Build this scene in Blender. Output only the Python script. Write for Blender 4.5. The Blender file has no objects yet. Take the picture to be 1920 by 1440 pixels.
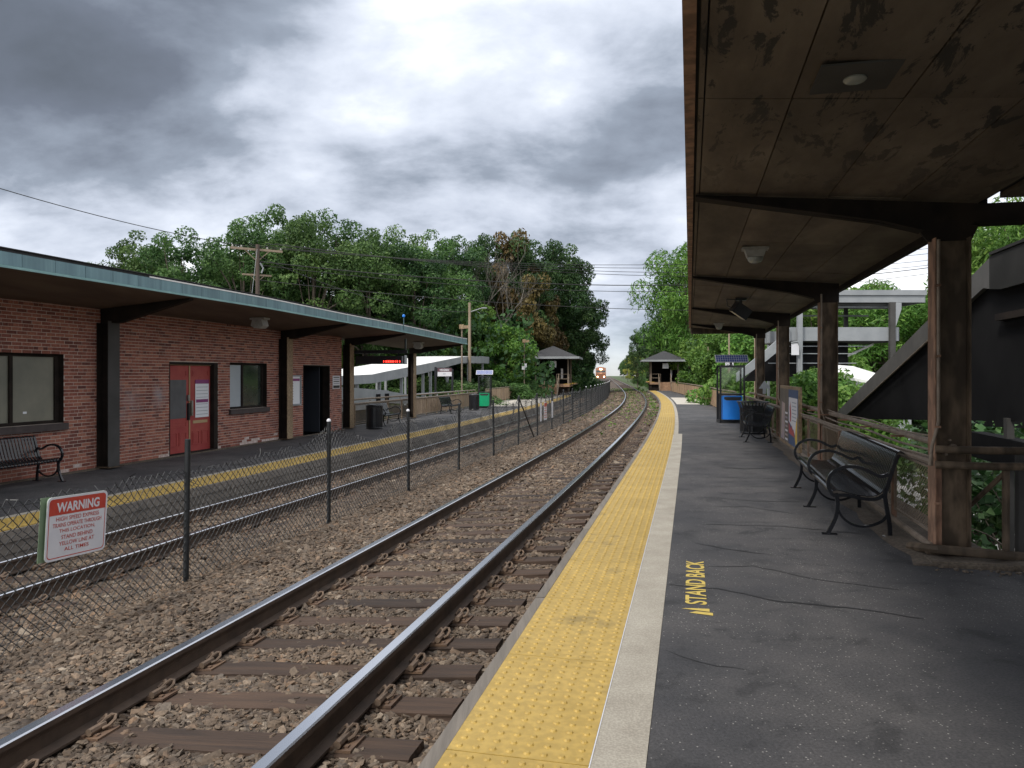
import bpy, bmesh, math, random
import numpy as np
from mathutils import Vector, Matrix
random.seed(7); rng = np.random.default_rng(7)
S = bpy.context.scene
COL = S.collection
PI = math.pi
# ------------------------------------------------------------------ camera, world, sun, exposure
CAM_Z = 1.55
cd = bpy.data.cameras.new('camera'); cam = bpy.data.objects.new('camera', cd); COL.objects.link(cam)
cd.sensor_width = 36; cd.lens = 1420/1920*36; cd.shift_y = -17/1920; cd.clip_end = 6000; cd.clip_start = .05
cam.location = (0, 0, CAM_Z); cam.rotation_euler = (math.radians(90), 0, 0); S.camera = cam
SUN_EL, SUN_AZ = math.radians(48), math.radians(222)      # azimuth clockwise from +y (the view direction)
w = bpy.data.worlds.new('World'); S.world = w; w.use_nodes = True
nt = w.node_tree; nt.nodes.clear()
def N(t, **k):
    n = nt.nodes.new(t)
    for a, b in k.items(): setattr(n, a, b)
    return n
def L(a, b): nt.links.new(a, b)
def mth(op, a, b=None, c=None, clamp=False):
    n = nt.nodes.new('ShaderNodeMath'); n.operation = op; n.use_clamp = clamp
    for i, x in enumerate((a, b, c)):
        if x is None: continue
        if isinstance(x, (int, float)): n.inputs[i].default_value = x
        else: nt.links.new(x, n.inputs[i])
    return n.outputs[0]
sky = N('ShaderNodeTexSky', sky_type='NISHITA'); sky.sun_disc = False
sky.sun_elevation = SUN_EL; sky.sun_rotation = SUN_AZ; sky.air_density = 1.0; sky.dust_density = .2; sky.ozone_density = 3
tc = N('ShaderNodeTexCoord'); sep = N('ShaderNodeSeparateXYZ'); L(tc.outputs['Generated'], sep.inputs[0])
zz = mth('ADD', mth('MAXIMUM', sep.outputs[2], 0.0), 0.42)
px = mth('DIVIDE', sep.outputs[0], zz); py = mth('DIVIDE', sep.outputs[1], zz)
cb = N('ShaderNodeCombineXYZ'); L(px, cb.inputs[0]); L(py, cb.inputs[1]); L(mth('MULTIPLY', sep.outputs[2], .6), cb.inputs[2])
def noise(scale, detail, rough, off, dist=0.0):
    mp = N('ShaderNodeMapping'); mp.inputs['Location'].default_value = off; mp.inputs['Scale'].default_value = (1, 1.25, 1); L(cb.outputs[0], mp.inputs[0])
    n = N('ShaderNodeTexNoise'); n.inputs['Scale'].default_value = scale; n.inputs['Detail'].default_value = detail
    n.inputs['Roughness'].default_value = rough; n.inputs['Distortion'].default_value = dist; L(mp.outputs[0], n.inputs['Vector'])
    return n.outputs['Fac']
n1 = noise(1.5, 7, .50, (3.3, 1.9, 0))
n2 = noise(3.6, 9, .56, (8.2, 5.5, 2), .15)
n3 = noise(.55, 2, .5, (1.2, 9.5, 4))
def bump_dir(u, v, width):       # a broad cloud bank centred on a direction of the sky
    d = Vector(((u-960)/1420, 1, (703-v)/1420)).normalized()
    dp = N('ShaderNodeVectorMath', operation='DOT_PRODUCT'); L(tc.outputs['Generated'], dp.inputs[0]); dp.inputs[1].default_value = d
    return mth('POWER', mth('MAXIMUM', dp.outputs['Value'], 0.0), 1/(width*width))
dens = mth('ADD', mth('MULTIPLY', n1, .50), mth('MULTIPLY', n2, .50))
dens = mth('SUBTRACT', mth('ADD', dens, mth('MULTIPLY', n3, .10)), .135)
for u_, v_, w_, k_ in ((20, 60, .15, .26), (330, 30, .12, .17), (30, 190, .07, .07), (560, 40, .09, .08), (690, 90, .06, .04), (1190, 20, .11, .13), (160, 250, .11, .05), (850, 300, .12, .07), (1130, 400, .11, .16), (600, 350, .10, .03), (120, 450, .05, .05),
                       (780, 30, .06, -.12), (900, 130, .09, .07), (760, 190, .07, .04), (420, 150, .08, -.08), (640, 200, .08, -.07), (300, 370, .11, -.10), (90, 350, .07, -.08), (560, 285, .035, -.06), (1130, 490, .06, -.08), (1010, 160, .11, -.07), (1250, 370, .04, -.05), (1080, 215, .06, -.06), (600, 440, .12, .06), (1140, 560, .05, .07), (250, 440, .05, .03)):
    dens = mth('ADD', dens, mth('MULTIPLY', bump_dir(u_, v_, w_), k_))
ramp = N('ShaderNodeValToRGB'); L(dens, ramp.inputs[0]); e = ramp.color_ramp.elements
e[0].position = .33; e[0].color = (1.0, 1.0, 1.0, 1)
e[1].position = .47; e[1].color = (.56, .60, .68, 1)
for p, c in ((.40, (.74, .77, .83, 1)), (.55, (.42, .46, .54, 1)), (.63, (.23, .265, .325, 1)), (.75, (.125, .145, .185, 1)), (.9, (.09, .105, .13, 1))):
    q = e.new(p); q.color = c
# clear blue strip low on the horizon, clouds above
skym = N('ShaderNodeVectorMath', operation='SCALE'); L(sky.outputs[0], skym.inputs[0]); skym.inputs['Scale'].default_value = .06
cover = mth('MULTIPLY_ADD', sep.outputs[2], 5.0, .55, clamp=True)
cover = mth('MAXIMUM', cover, mth('MULTIPLY_ADD', n2, 3.2, -1.35, clamp=True))
cl = N('ShaderNodeVectorMath', operation='SCALE'); L(ramp.outputs[0], cl.inputs[0]); cl.inputs['Scale'].default_value = 1.0
mix = N('ShaderNodeMix', data_type='RGBA'); L(cover, mix.inputs[0]); L(skym.outputs[0], mix.inputs[6]); L(cl.outputs[0], mix.inputs[7])
bg = N('ShaderNodeBackground'); L(mix.outputs[2], bg.inputs[0]); bg.inputs[1].default_value = .77
out = N('ShaderNodeOutputWorld'); L(bg.outputs[0], out.inputs[0])
sd = bpy.data.lights.new('sun', 'SUN'); sd.energy = 1.5; sd.angle = math.radians(10); sd.color = (1, .95, .86)
sun = bpy.data.objects.new('sun', sd); COL.objects.link(sun)
sdir = Vector((math.sin(SUN_AZ)*math.cos(SUN_EL), math.cos(SUN_AZ)*math.cos(SUN_EL), math.sin(SUN_EL)))
sun.rotation_euler = sdir.to_track_quat('Z', 'Y').to_euler()
vs = S.view_settings; vs.view_transform = 'Standard'; vs.look = 'None'; vs.exposure = 1.0; vs.gamma = 1; vs.use_curve_mapping = False
S.cycles.max_bounces = 6; S.cycles.diffuse_bounces = 3; S.cycles.glossy_bounces = 2; S.cycles.transparent_max_bounces = 6

# ------------------------------------------------------------------ plan geometry
A = math.atan(.235); CA, SA = math.cos(A), math.sin(A)
def Wp(s, o, z=0.0): return Vector((CA*o+SA*s, -SA*o+CA*s, z))       # straight station frame: s along, o to the right
_k = [(-500, .2308), (14, .2308), (22.5, .2185), (36, .2003), (53, .1665), (82, .1313), (123, .1234), (2000, .1214)]
def head(s):
    for (a, ta), (b, tb) in zip(_k, _k[1:]):
        if s <= b: return ta+(tb-ta)*max(0, (s-a)/(b-a))
    return _k[-1][1]
_ds = .25; _pts = [(0.0, 0.0)]
for i in range(int(1600/_ds)):
    t = head((i+.5)*_ds); _pts.append((_pts[-1][0]+math.sin(t)*_ds, _pts[-1][1]+math.cos(t)*_ds))
def Cp(s, o=0.0, z=0.0):                                              # frame that follows the tracks
    if s < 0: return Wp(s, o, z)
    i = min(int(s/_ds), len(_pts)-2); f = s/_ds-i
    x = _pts[i][0]*(1-f)+_pts[i+1][0]*f; y = _pts[i][1]*(1-f)+_pts[i+1][1]*f; t = head(s)
    return Vector((x+o*math.cos(t), y-o*math.sin(t), z))
def G(u, v, z):                                                        # ground point seen at a photo position
    d = (CAM_Z-z)*1420/(v-703); return Vector(((u-960)/1420*d, d, z))
def D(u, d, z=0.0): return Vector(((u-960)/1420*d, d, z))

# ------------------------------------------------------------------ object helpers
def tag(o, label=None, cat=None, group=None, kind=None):
    if label: o['label'] = label
    if cat: o['category'] = cat
    if group: o['group'] = group
    if kind: o['kind'] = kind
    return o
def thing(name, label, cat, loc=(0, 0, 0), rz=0.0, group=None, kind=None):
    o = bpy.data.objects.new(name, None); COL.objects.link(o); o.location = loc; o.rotation_euler = (0, 0, rz)
    o.empty_display_size = .2
    return tag(o, label, cat, group, kind)
def link(name, me, parent=None, loc=None, rz=None, rot=None):
    o = bpy.data.objects.new(name, me); COL.objects.link(o)
    if parent: o.parent = parent
    if loc is not None: o.location = loc
    if rz is not None: o.rotation_euler = (0, 0, rz)
    if rot is not None: o.rotation_euler = rot
    return o
def dup(o, parent=None):
    c = o.copy(); COL.objects.link(c); c.parent = parent
    for ch in list(o.children): dup(ch, c)
    return c
def place(root, loc, rz=0.0, label=None, group=None, scale=None):
    root.location = loc; root.rotation_euler = (0, 0, rz)
    if label: root['label'] = label
    if group: root['group'] = group
    if scale: root.scale = (scale,)*3 if isinstance(scale, (int, float)) else scale
    return root
class MB:
    def __init__(s): s.v = []; s.f = []; s.m = []
    def add(s, vs, fs, mi=0, M=None):
        b = len(s.v); s.v += [tuple(M @ Vector(p)) if M else tuple(p) for p in vs]
        s.f += [tuple(b+i for i in f) for f in fs]; s.m += [mi]*len(fs); return s
    def box(s, x0, x1, y0, y1, z0, z1, mi=0, M=None):
        if x0 > x1: x0, x1 = x1, x0
        if y0 > y1: y0, y1 = y1, y0
        if z0 > z1: z0, z1 = z1, z0
        return s.add([(x0,y0,z0),(x1,y0,z0),(x1,y1,z0),(x0,y1,z0),(x0,y0,z1),(x1,y0,z1),(x1,y1,z1),(x0,y1,z1)],
                     [(0,3,2,1),(4,5,6,7),(0,1,5,4),(1,2,6,5),(2,3,7,6),(3,0,4,7)], mi, M)
    def cbox(s, c, sz, mi=0, M=None):
        return s.box(c[0]-sz[0]/2, c[0]+sz[0]/2, c[1]-sz[1]/2, c[1]+sz[1]/2, c[2]-sz[2]/2, c[2]+sz[2]/2, mi, M)
    def prism(s, poly, a, b, axis='y', mi=0, M=None):     # poly in the two other axes (cyclic order)
        n = len(poly)
        def P(p, t): return {'x': (t, p[0], p[1]), 'y': (p[0], t, p[1]), 'z': (p[0], p[1], t)}[axis]
        vs = [P(p, a) for p in poly]+[P(p, b) for p in poly]
        fs = [tuple(range(n)), tuple(range(2*n-1, n-1, -1))]+[(i, n+i, n+(i+1) % n, (i+1) % n) for i in range(n)]
        return s.add(vs, fs, mi, M)
    def tube(s, pts, r, n=8, mi=0, cap=True, M=None, closed=False):
        pts = [Vector(p) for p in pts]; k = len(pts); vs = []; fs = []
        rr = r if isinstance(r, (list, tuple)) else [r]*k
        prev = None
        for i, p in enumerate(pts):
            a = pts[(i-1) % k] if (i > 0 or closed) else p; b = pts[(i+1) % k] if (i < k-1 or closed) else p
            t = (b-a)
            t = t.normalized() if t.length > 1e-9 else Vector((0, 0, 1))
            if prev is None:
                up = Vector((0, 0, 1)) if abs(t.z) < .9 else Vector((1, 0, 0)); x = t.cross(up).normalized()
            else: x = (prev-t*prev.dot(t)).normalized()
            prev = x; y = t.cross(x)
            for j in range(n):
                q = 2*PI*j/n; vs.append(p+x*math.cos(q)*rr[i]+y*math.sin(q)*rr[i])
        for i in range(k if closed else k-1):
            for j in range(n):
                a0 = i*n+j; a1 = i*n+(j+1) % n; b0 = ((i+1) % k)*n+j; b1 = ((i+1) % k)*n+(j+1) % n
                fs.append((a0, a1, b1, b0))
        if cap and not closed: fs += [tuple(range(n-1, -1, -1)), tuple((k-1)*n+j for j in range(n))]
        return s.add(vs, fs, mi, M)
    def bar(s, pts, w, h, mi=0, side=None, M=None):        # rectangular bar along pts; side = constant width direction
        pts = [Vector(p) for p in pts]; k = len(pts); vs = []; fs = []
        sd_ = Vector(side) if side else None
        for i, p in enumerate(pts):
            t = (pts[min(i+1, k-1)]-pts[max(i-1, 0)]).normalized()
            x = sd_ if sd_ else t.cross(Vector((0, 0, 1))).normalized()
            y = t.cross(x).normalized()
            for a, b in ((-1, -1), (1, -1), (1, 1), (-1, 1)): vs.append(p+x*a*w/2+y*b*h/2)
        for i in range(k-1):
            for j in range(4): fs.append((i*4+j, i*4+(j+1) % 4, i*4+4+(j+1) % 4, i*4+4+j))
        fs += [(3, 2, 1, 0), tuple((k-1)*4+j for j in range(4))]
        return s.add(vs, fs, mi, M)
    def lathe(s, prof, n=16, mi=0, M=None):                # prof: (r, z)
        vs = []; fs = []; k = len(prof)
        for r, z in prof:
            for j in range(n): vs.append((r*math.cos(2*PI*j/n), r*math.sin(2*PI*j/n), z))
        for i in range(k-1):
            for j in range(n): fs.append((i*n+j, i*n+(j+1) % n, (i+1)*n+(j+1) % n, (i+1)*n+j))
        fs += [tuple(range(n-1, -1, -1)), tuple((k-1)*n+j for j in range(n))]
        return s.add(vs, fs, mi, M)
    def sweep(s, prof, ss, fn, mi=None, closed=True, caps=True):   # prof: [(o,z)], fn(s,o,z)->Vector
        n = len(prof); vs = []; fs = []; ms = []
        for q in ss: vs += [tuple(fn(q, o, z)) for o, z in prof]
        for i in range(len(ss)-1):
            for j in range(n if closed else n-1):
                fs.append((i*n+j, i*n+(j+1) % n, (i+1)*n+(j+1) % n, (i+1)*n+j)); ms.append(mi[j] if mi else 0)
        if closed and caps: fs += [tuple(range(n-1, -1, -1)), tuple((len(ss)-1)*n+j for j in range(n))]; ms += [mi[0] if mi else 0]*2
        b = len(s.v); s.v += vs; s.f += [tuple(b+i for i in f) for f in fs]; s.m += ms; return s
    def mesh(s, name, mats, smooth=False):
        me = bpy.data.meshes.new(name); me.from_pydata([tuple(p) for p in s.v], [], s.f)
        for m in (mats if isinstance(mats, (list, tuple)) else [mats]): me.materials.append(m)
        me.polygons.foreach_set('material_index', s.m)
        bm = bmesh.new(); bm.from_mesh(me); bmesh.ops.recalc_face_normals(bm, faces=bm.faces); bm.to_mesh(me); bm.free()
        if smooth:
            me.polygons.foreach_set('use_smooth', [True]*len(me.polygons))
            try: me.set_sharp_from_angle(angle=math.radians(40))
            except Exception: pass
        me.update(); return me
    def build(s, name, mats, parent=None, smooth=False, loc=None, rz=None, rot=None):
        return link(name, s.mesh(name, mats, smooth), parent, loc, rz, rot)
def cr(pts, k=4):                                       # smooth curve through points
    P = [Vector(p) for p in pts]; out_ = []
    for i in range(len(P)-1):
        a, b, c, d = P[max(i-1, 0)], P[i], P[i+1], P[min(i+2, len(P)-1)]
        for j in range(k):
            t = j/k; out_.append(.5*((2*b)+(c-a)*t+(2*a-5*b+4*c-d)*t*t+(3*b-a-3*c+d)*t**3))
    return out_+[P[-1]]
def frange(a, b, st):
    n = max(1, int(round((b-a)/st))); return [a+(b-a)*i/n for i in range(n+1)]
def lerp_tab(t, s):
    for (a, x), (b, y) in zip(t, t[1:]):
        if s <= b: return x+(y-x)*min(1, max(0, (s-a)/(b-a)))
    return t[-1][1]

# ------------------------------------------------------------------ materials
def setin(n, name, v):
    if name in n.inputs: n.inputs[name].default_value = v
def mat(name, c1, c2=None, scale=6, rough=.7, metal=0.0, bump=0.0, bscale=None, stretch=(1, 1, 1), detail=6, objvar=0.0,
        lo=.35, hi=.65, emit=None, estr=0, c3=None, spots=0.0, sscale=30, spec=None, world=False, trans=0.0, alpha=None):
    m = bpy.data.materials.new(name); m.use_nodes = True; t = m.node_tree; b = t.nodes['Principled BSDF']
    def nn(k): return t.nodes.new(k)
    b.inputs['Roughness'].default_value = rough; b.inputs['Metallic'].default_value = metal
    if spec is not None: setin(b, 'Specular IOR Level', spec)
    col = None
    if c2 is not None or bump or spots:
        if world: co = nn('ShaderNodeNewGeometry').outputs['Position']
        else: co = nn('ShaderNodeTexCoord').outputs['Object']
        mp = nn('ShaderNodeMapping'); mp.inputs['Scale'].default_value = stretch; t.links.new(co, mp.inputs[0])
        if objvar:
            oi = nn('ShaderNodeObjectInfo'); sc = nn('ShaderNodeMath'); sc.operation = 'MULTIPLY'; sc.inputs[1].default_value = 37.0
            t.links.new(oi.outputs['Random'], sc.inputs[0]); t.links.new(sc.outputs[0], mp.inputs['Location'])
    if c2 is not None:
        n = nn('ShaderNodeTexNoise'); n.inputs['Scale'].default_value = scale; n.inputs['Detail'].default_value = detail; n.inputs['Roughness'].default_value = .6
        t.links.new(mp.outputs[0], n.inputs['Vector'])
        r = nn('ShaderNodeValToRGB'); t.links.new(n.outputs['Fac'], r.inputs[0]); el = r.color_ramp.elements
        el[0].position = lo; el[0].color = (*c1, 1); el[1].position = hi; el[1].color = (*c2, 1)
        if c3: q = el.new(min(.95, hi+.12)); q.color = (*c3, 1)
        col = r.outputs[0]
    if spots:
        n = nn('ShaderNodeTexNoise'); n.inputs['Scale'].default_value = sscale; n.inputs['Detail'].default_value = 2; t.links.new(mp.outputs[0], n.inputs['Vector'])
        r = nn('ShaderNodeValToRGB'); t.links.new(n.outputs['Fac'], r.inputs[0]); el = r.color_ramp.elements
        el[0].position = .42; el[0].color = (1-spots,)*3+(1,); el[1].position = .62; el[1].color = (1+spots, 1+spots, 1+spots, 1)
        mx = nn('ShaderNodeMix'); mx.data_type = 'RGBA'; mx.blend_type = 'MULTIPLY'; mx.inputs[0].default_value = 1
        if col: t.links.new(col, mx.inputs[6])
        else: mx.inputs[6].default_value = (*c1, 1)
        t.links.new(r.outputs[0], mx.inputs[7]); col = mx.outputs[2]
    if objvar:
        oi = nn('ShaderNodeObjectInfo'); hs = nn('ShaderNodeHueSaturation'); mr = nn('ShaderNodeMapRange')
        t.links.new(oi.outputs['Random'], mr.inputs[0]); mr.inputs['To Min'].default_value = 1-objvar; mr.inputs['To Max'].default_value = 1+objvar
        t.links.new(mr.outputs[0], hs.inputs['Value'])
        if col: t.links.new(col, hs.inputs['Color'])
        else: hs.inputs['Color'].default_value = (*c1, 1)
        col = hs.outputs[0]
    if col: t.links.new(col, b.inputs['Base Color'])
    else: b.inputs['Base Color'].default_value = (*c1, 1)
    if bump:
        n = nn('ShaderNodeTexNoise'); n.inputs['Scale'].default_value = bscale or scale*3; n.inputs['Detail'].default_value = 5
        t.links.new(mp.outputs[0], n.inputs['Vector'])
        bp = nn('ShaderNodeBump'); bp.inputs['Strength'].default_value = bump; bp.inputs['Distance'].default_value = .02
        t.links.new(n.outputs['Fac'], bp.inputs['Height']); t.links.new(bp.outputs[0], b.inputs['Normal'])
    if emit: b.inputs['Emission Color'].default_value = (*emit, 1); b.inputs['Emission Strength'].default_value = estr
    if trans: setin(b, 'Transmission Weight', trans)
    if alpha is not None: b.inputs['Alpha'].default_value = alpha
    return m
black = mat('black_paint', (.012, .013, .016), (.02, .021, .025), 9, .32, 0, .03)
blacksteel = mat('bench_coating', (.010, .011, .014), rough=.17, spec=.45)
postblk = mat('fence_black', (.010, .012, .014), (.018, .02, .022), 20, .45)
wirem = mat('fence_wire', (.012, .013, .015), rough=.5)
darksteel = mat('dark_steel', (.014, .011, .010), (.028, .021, .017), 3, .8, spec=.15)
ruststeel = mat('rusty_painted_steel', (.060, .046, .034), (.115, .083, .056), 2.2, .7, 0, .1, 25, (1, 1, .4), c3=(.03, .022, .016), spots=.35, sscale=9, spec=.25)
orangesteel = mat('lit_rust_flange', (.20, .105, .065), (.28, .165, .105), 3, .7, 0, .08, 30, (1, 1, .5), c3=(.1, .045, .03), spots=.3, sscale=11)
tansteel = mat('tan_painted_steel', (.30, .22, .13), (.20, .13, .075), 2.5, .7, 0, .08, 25, (1, 1, .5), c3=(.09, .05, .03), spots=.25)
railpipe = mat('weathered_rail_pipe', (.15, .115, .085), (.24, .19, .145), 7, .7, 0, .1, 40, c3=(.09, .05, .035))
meshm = mat('brown_wire_mesh', (.15, .105, .065), (.22, .16, .10), 4, .7)
greysteel = mat('grey_painted_steel', (.22, .235, .25), (.28, .295, .31), 1.5, .55)
darkgrey = mat('dark_grey_panel', (.05, .049, .047), (.075, .072, .07), 1.4, .8, spec=.2)
ramppanel = mat('ramp_stringer', (.065, .063, .06), (.095, .092, .088), 2, .8)
shadeblack = mat('shade_black_panel', (.008, .008, .009), (.014, .014, .015), 1, .9, spec=.08)  # near-black holds the shade of undersides and interiors in its colour
white = mat('white_paint', (.78, .78, .77), rough=.5)
whiteroof = mat('white_roof', (.80, .80, .78), (.7, .7, .68), 1.5, .6)
concrete = mat('concrete', (.30, .27, .225), (.38, .35, .295), 3, .9, 0, .12, 60, spots=.12, sscale=90, world=True)
oldconcrete = mat('old_concrete', (.13, .105, .08), (.085, .066, .05), 5, .95, 0, .3, 25, spots=.25, sscale=40, world=True)
farconc = mat('pale_concrete', (.42, .39, .34), (.5, .46, .4), 1.5, .9, world=True)
# ------------------------------------------------------------------ special materials
def nodemat(name):
    m = bpy.data.materials.new(name); m.use_nodes = True; t = m.node_tree
    return m, t, t.nodes['Principled BSDF']
def add(t, k, ins=None, **at):
    n = t.nodes.new(k)
    for a, b in at.items(): setattr(n, a, b)
    for a, b in (ins or {}).items():
        if hasattr(b, 'is_linked') or isinstance(b, bpy.types.NodeSocket): t.links.new(b, n.inputs[a])
        else: n.inputs[a].default_value = b
    return n
def cramp(t, fac, stops):
    r = t.nodes.new('ShaderNodeValToRGB'); t.links.new(fac, r.inputs[0]); el = r.color_ramp.elements
    el[0].position, el[0].color = stops[0][0], (*stops[0][1], 1); el[1].position, el[1].color = stops[1][0], (*stops[1][1], 1)
    for p, c in stops[2:]: q = el.new(p); q.color = (*c, 1)
    return r.outputs[0]
def tmath(t, op, a, b=0.0, clamp=False):
    n = t.nodes.new('ShaderNodeMath'); n.operation = op; n.use_clamp = clamp
    for i, x in enumerate((a, b)):
        if isinstance(x, (int, float)): n.inputs[i].default_value = x
        else: t.links.new(x, n.inputs[i])
    return n.outputs[0]
# asphalt: dark with pale aggregate specks and worn patches
asph, t, b = nodemat('asphalt')
pos = add(t, 'ShaderNodeNewGeometry').outputs['Position']
big = add(t, 'ShaderNodeTexNoise', {'Vector': pos, 'Scale': .9, 'Detail': 5, 'Roughness': .6}).outputs['Fac']
fine = add(t, 'ShaderNodeTexNoise', {'Vector': pos, 'Scale': 70, 'Detail': 3, 'Roughness': .7}).outputs['Fac']
vor = add(t, 'ShaderNodeTexVoronoi', {'Vector': pos, 'Scale': 62.0}); vr = vor.outputs['Distance']
base = cramp(t, big, [(.35, (.036, .036, .040)), (.65, (.066, .063, .064))])
spk = tmath(t, 'MULTIPLY', tmath(t, 'LESS_THAN', vr, .24), tmath(t, 'GREATER_THAN', tmath(t, 'ADD', add(t, 'ShaderNodeSeparateColor', {0: vor.outputs['Color']}).outputs[0], tmath(t, 'MULTIPLY', big, .9)), 1.32))
fm = add(t, 'ShaderNodeMix', {0: 1.0, 6: base, 7: cramp(t, fine, [(.3, (.6, .6, .6)), (.7, (1.4, 1.4, 1.4))])}, data_type='RGBA', blend_type='MULTIPLY')
mx = add(t, 'ShaderNodeMix', {0: spk, 6: fm.outputs[2], 7: (.26, .25, .24, 1)}, data_type='RGBA')
wr = add(t, 'ShaderNodeTexNoise', {'Vector': pos, 'Scale': 2.6, 'Detail': 7, 'Roughness': .65, 'Distortion': .4}).outputs['Fac']
mw = add(t, 'ShaderNodeMix', {0: 1.0, 6: mx.outputs[2], 7: cramp(t, wr, [(.36, (.62, .62, .63)), (.60, (1.18, 1.16, 1.15)), (.44, (.98, .98, .98))])}, data_type='RGBA', blend_type='MULTIPLY')
t.links.new(mw.outputs[2], b.inputs['Base Color']); b.inputs['Roughness'].default_value = .78
bp = add(t, 'ShaderNodeBump', {'Height': fine, 'Strength': .6, 'Distance': .006}); t.links.new(bp.outputs[0], b.inputs['Normal'])
sealm = mat('crack_sealant', (.008, .008, .009), rough=.6)
paving = mat('street_asphalt', (.16, .155, .15), (.22, .21, .2), .5, .9, world=True)
# tactile yellow
yellow = mat('tactile_yellow', (.36, .24, .052), (.42, .285, .07), 2.5, .55, 0, .05, 200, c3=(.26, .18, .05), spots=.09, sscale=22, objvar=.07, detail=9, lo=.3, hi=.6)
yellowfar = mat('tactile_yellow_far', (.62, .38, .05), (.68, .43, .08), 3, .6, world=True)
yellpaint = mat('yellow_paint', (.62, .46, .10), (.5, .38, .1), 40, .7, world=True)
gap = mat('dark_gap', (.02, .018, .015), rough=.9)
wood = mat('weathered_edge_timber', (.13, .115, .10), (.20, .175, .15), 8, .85, 0, .4, 30, (1, .08, 1), objvar=.15)
tie_m = mat('tie_timber', (.024, .015, .011), (.070, .041, .026), 9, .85, 0, 1.0, 28, (.10, 1, 1), c3=(.135, .074, .042), objvar=.35, lo=.3, hi=.7)
railside = mat('rail_rust', (.055, .037, .027), (.095, .063, .044), 6, .75, 0, .05, 60, world=True)
railtop = mat('rail_polished', (.62, .63, .66), rough=.2, metal=1.0)
platem = mat('tie_plate_rust', (.17, .105, .065), (.11, .07, .05), 14, .7, .2, .2, 60, objvar=.15)
clipm = mat('spring_clip_rust', (.13, .095, .07), (.19, .13, .09), 25, .65, .3, .1, 80, objvar=.2)
# ballast bed under the loose stones
bal, t, b = nodemat('ballast_bed')
pos = add(t, 'ShaderNodeNewGeometry').outputs['Position']
vo = add(t, 'ShaderNodeTexVoronoi', {'Vector': pos, 'Scale': 24.0}); sp = add(t, 'ShaderNodeSeparateColor', {0: vo.outputs['Color']})
c = cramp(t, sp.outputs[0], [(.0, (.055, .043, .035)), (1, (.18, .145, .115)), (.5, (.105, .083, .066))])
lg = add(t, 'ShaderNodeTexNoise', {'Vector': pos, 'Scale': .45, 'Detail': 4}).outputs['Fac']
dk = add(t, 'ShaderNodeMix', {0: 1.0, 6: c, 7: cramp(t, lg, [(.35, (.6, .58, .57)), (.65, (1.05, 1.0, .95))])}, data_type='RGBA', blend_type='MULTIPLY')
t.links.new(dk.outputs[2], b.inputs['Base Color']); b.inputs['Roughness'].default_value = .95
bp = add(t, 'ShaderNodeBump', {'Height': vo.outputs['Distance'], 'Strength': 1.0, 'Distance': .03}, invert=True); t.links.new(bp.outputs[0], b.inputs['Normal'])
stone, t, b = nodemat('crushed_stone')
oi = add(t, 'ShaderNodeObjectInfo'); pos = add(t, 'ShaderNodeNewGeometry').outputs['Position']
c = cramp(t, oi.outputs['Random'], [(.0, (.060, .044, .033)), (1, (.26, .22, .175)), (.25, (.110, .082, .060)), (.5, (.155, .118, .086)), (.75, (.125, .105, .086)), (.88, (.19, .125, .08))])
lg = add(t, 'ShaderNodeTexNoise', {'Vector': pos, 'Scale': .5, 'Detail': 4}).outputs['Fac']
fn = add(t, 'ShaderNodeTexNoise', {'Vector': pos, 'Scale': 60, 'Detail': 2}).outputs['Fac']
m1 = add(t, 'ShaderNodeMix', {0: 1.0, 6: c, 7: cramp(t, lg, [(.35, (.75, .72, .7)), (.65, (1.1, 1.07, 1.04))])}, data_type='RGBA', blend_type='MULTIPLY')
m2 = add(t, 'ShaderNodeMix', {0: 1.0, 6: m1.outputs[2], 7: cramp(t, fn, [(.3, (.75, .75, .75)), (.7, (1.2, 1.2, 1.2))])}, data_type='RGBA', blend_type='MULTIPLY')
t.links.new(m2.outputs[2], b.inputs['Base Color']); b.inputs['Roughness'].default_value = .9
# brick: tone from object random + face attribute
brickm, t, b = nodemat('brick')
oi = add(t, 'ShaderNodeObjectInfo'); at = add(t, 'ShaderNodeAttribute', attribute_name='tone')
rv = tmath(t, 'FRACT', tmath(t, 'ADD', tmath(t, 'MULTIPLY', oi.outputs['Random'], 7.31), tmath(t, 'MULTIPLY', at.outputs['Fac'], 5.17)))
c = cramp(t, rv, [(.0, (.12, .038, .030)), (1, (.36, .15, .10)), (.2, (.20, .066, .047)), (.6, (.285, .098, .066)), (.86, (.33, .125, .082))])
pos = add(t, 'ShaderNodeNewGeometry').outputs['Position']
fn = add(t, 'ShaderNodeTexNoise', {'Vector': pos, 'Scale': 25, 'Detail': 5}).outputs['Fac']
m2 = add(t, 'ShaderNodeMix', {0: 1.0, 6: c, 7: cramp(t, fn, [(.3, (.72, .72, .72)), (.7, (1.22, 1.22, 1.22))])}, data_type='RGBA', blend_type='MULTIPLY')
# pale scrubbed patches beside the door
tcn = add(t, 'ShaderNodeNewGeometry').outputs['Position']
def scrub(center, r, col_in):
    d = add(t, 'ShaderNodeVectorMath', {0: tcn, 1: center}, operation='DISTANCE').outputs['Value']
    k = tmath(t, 'MULTIPLY', tmath(t, 'SUBTRACT', 1.0, tmath(t, 'DIVIDE', d, r), True), tmath(t, 'SUBTRACT', tmath(t, 'MULTIPLY', fn2, 3.4), 1.35, True), True)
    return add(t, 'ShaderNodeMix', {0: tmath(t, 'MULTIPLY', k, .95, True), 6: col_in, 7: (.30, .27, .29, 1)}, data_type='RGBA').outputs[2]
fn2 = add(t, 'ShaderNodeTexNoise', {'Vector': pos, 'Scale': 3.2, 'Detail': 4}).outputs['Fac']
cc = scrub(Wp(13.95, -11.8, .95), .62, m2.outputs[2]); cc = scrub(Wp(15.0, -11.8, 1.1), .5, cc)
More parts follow.
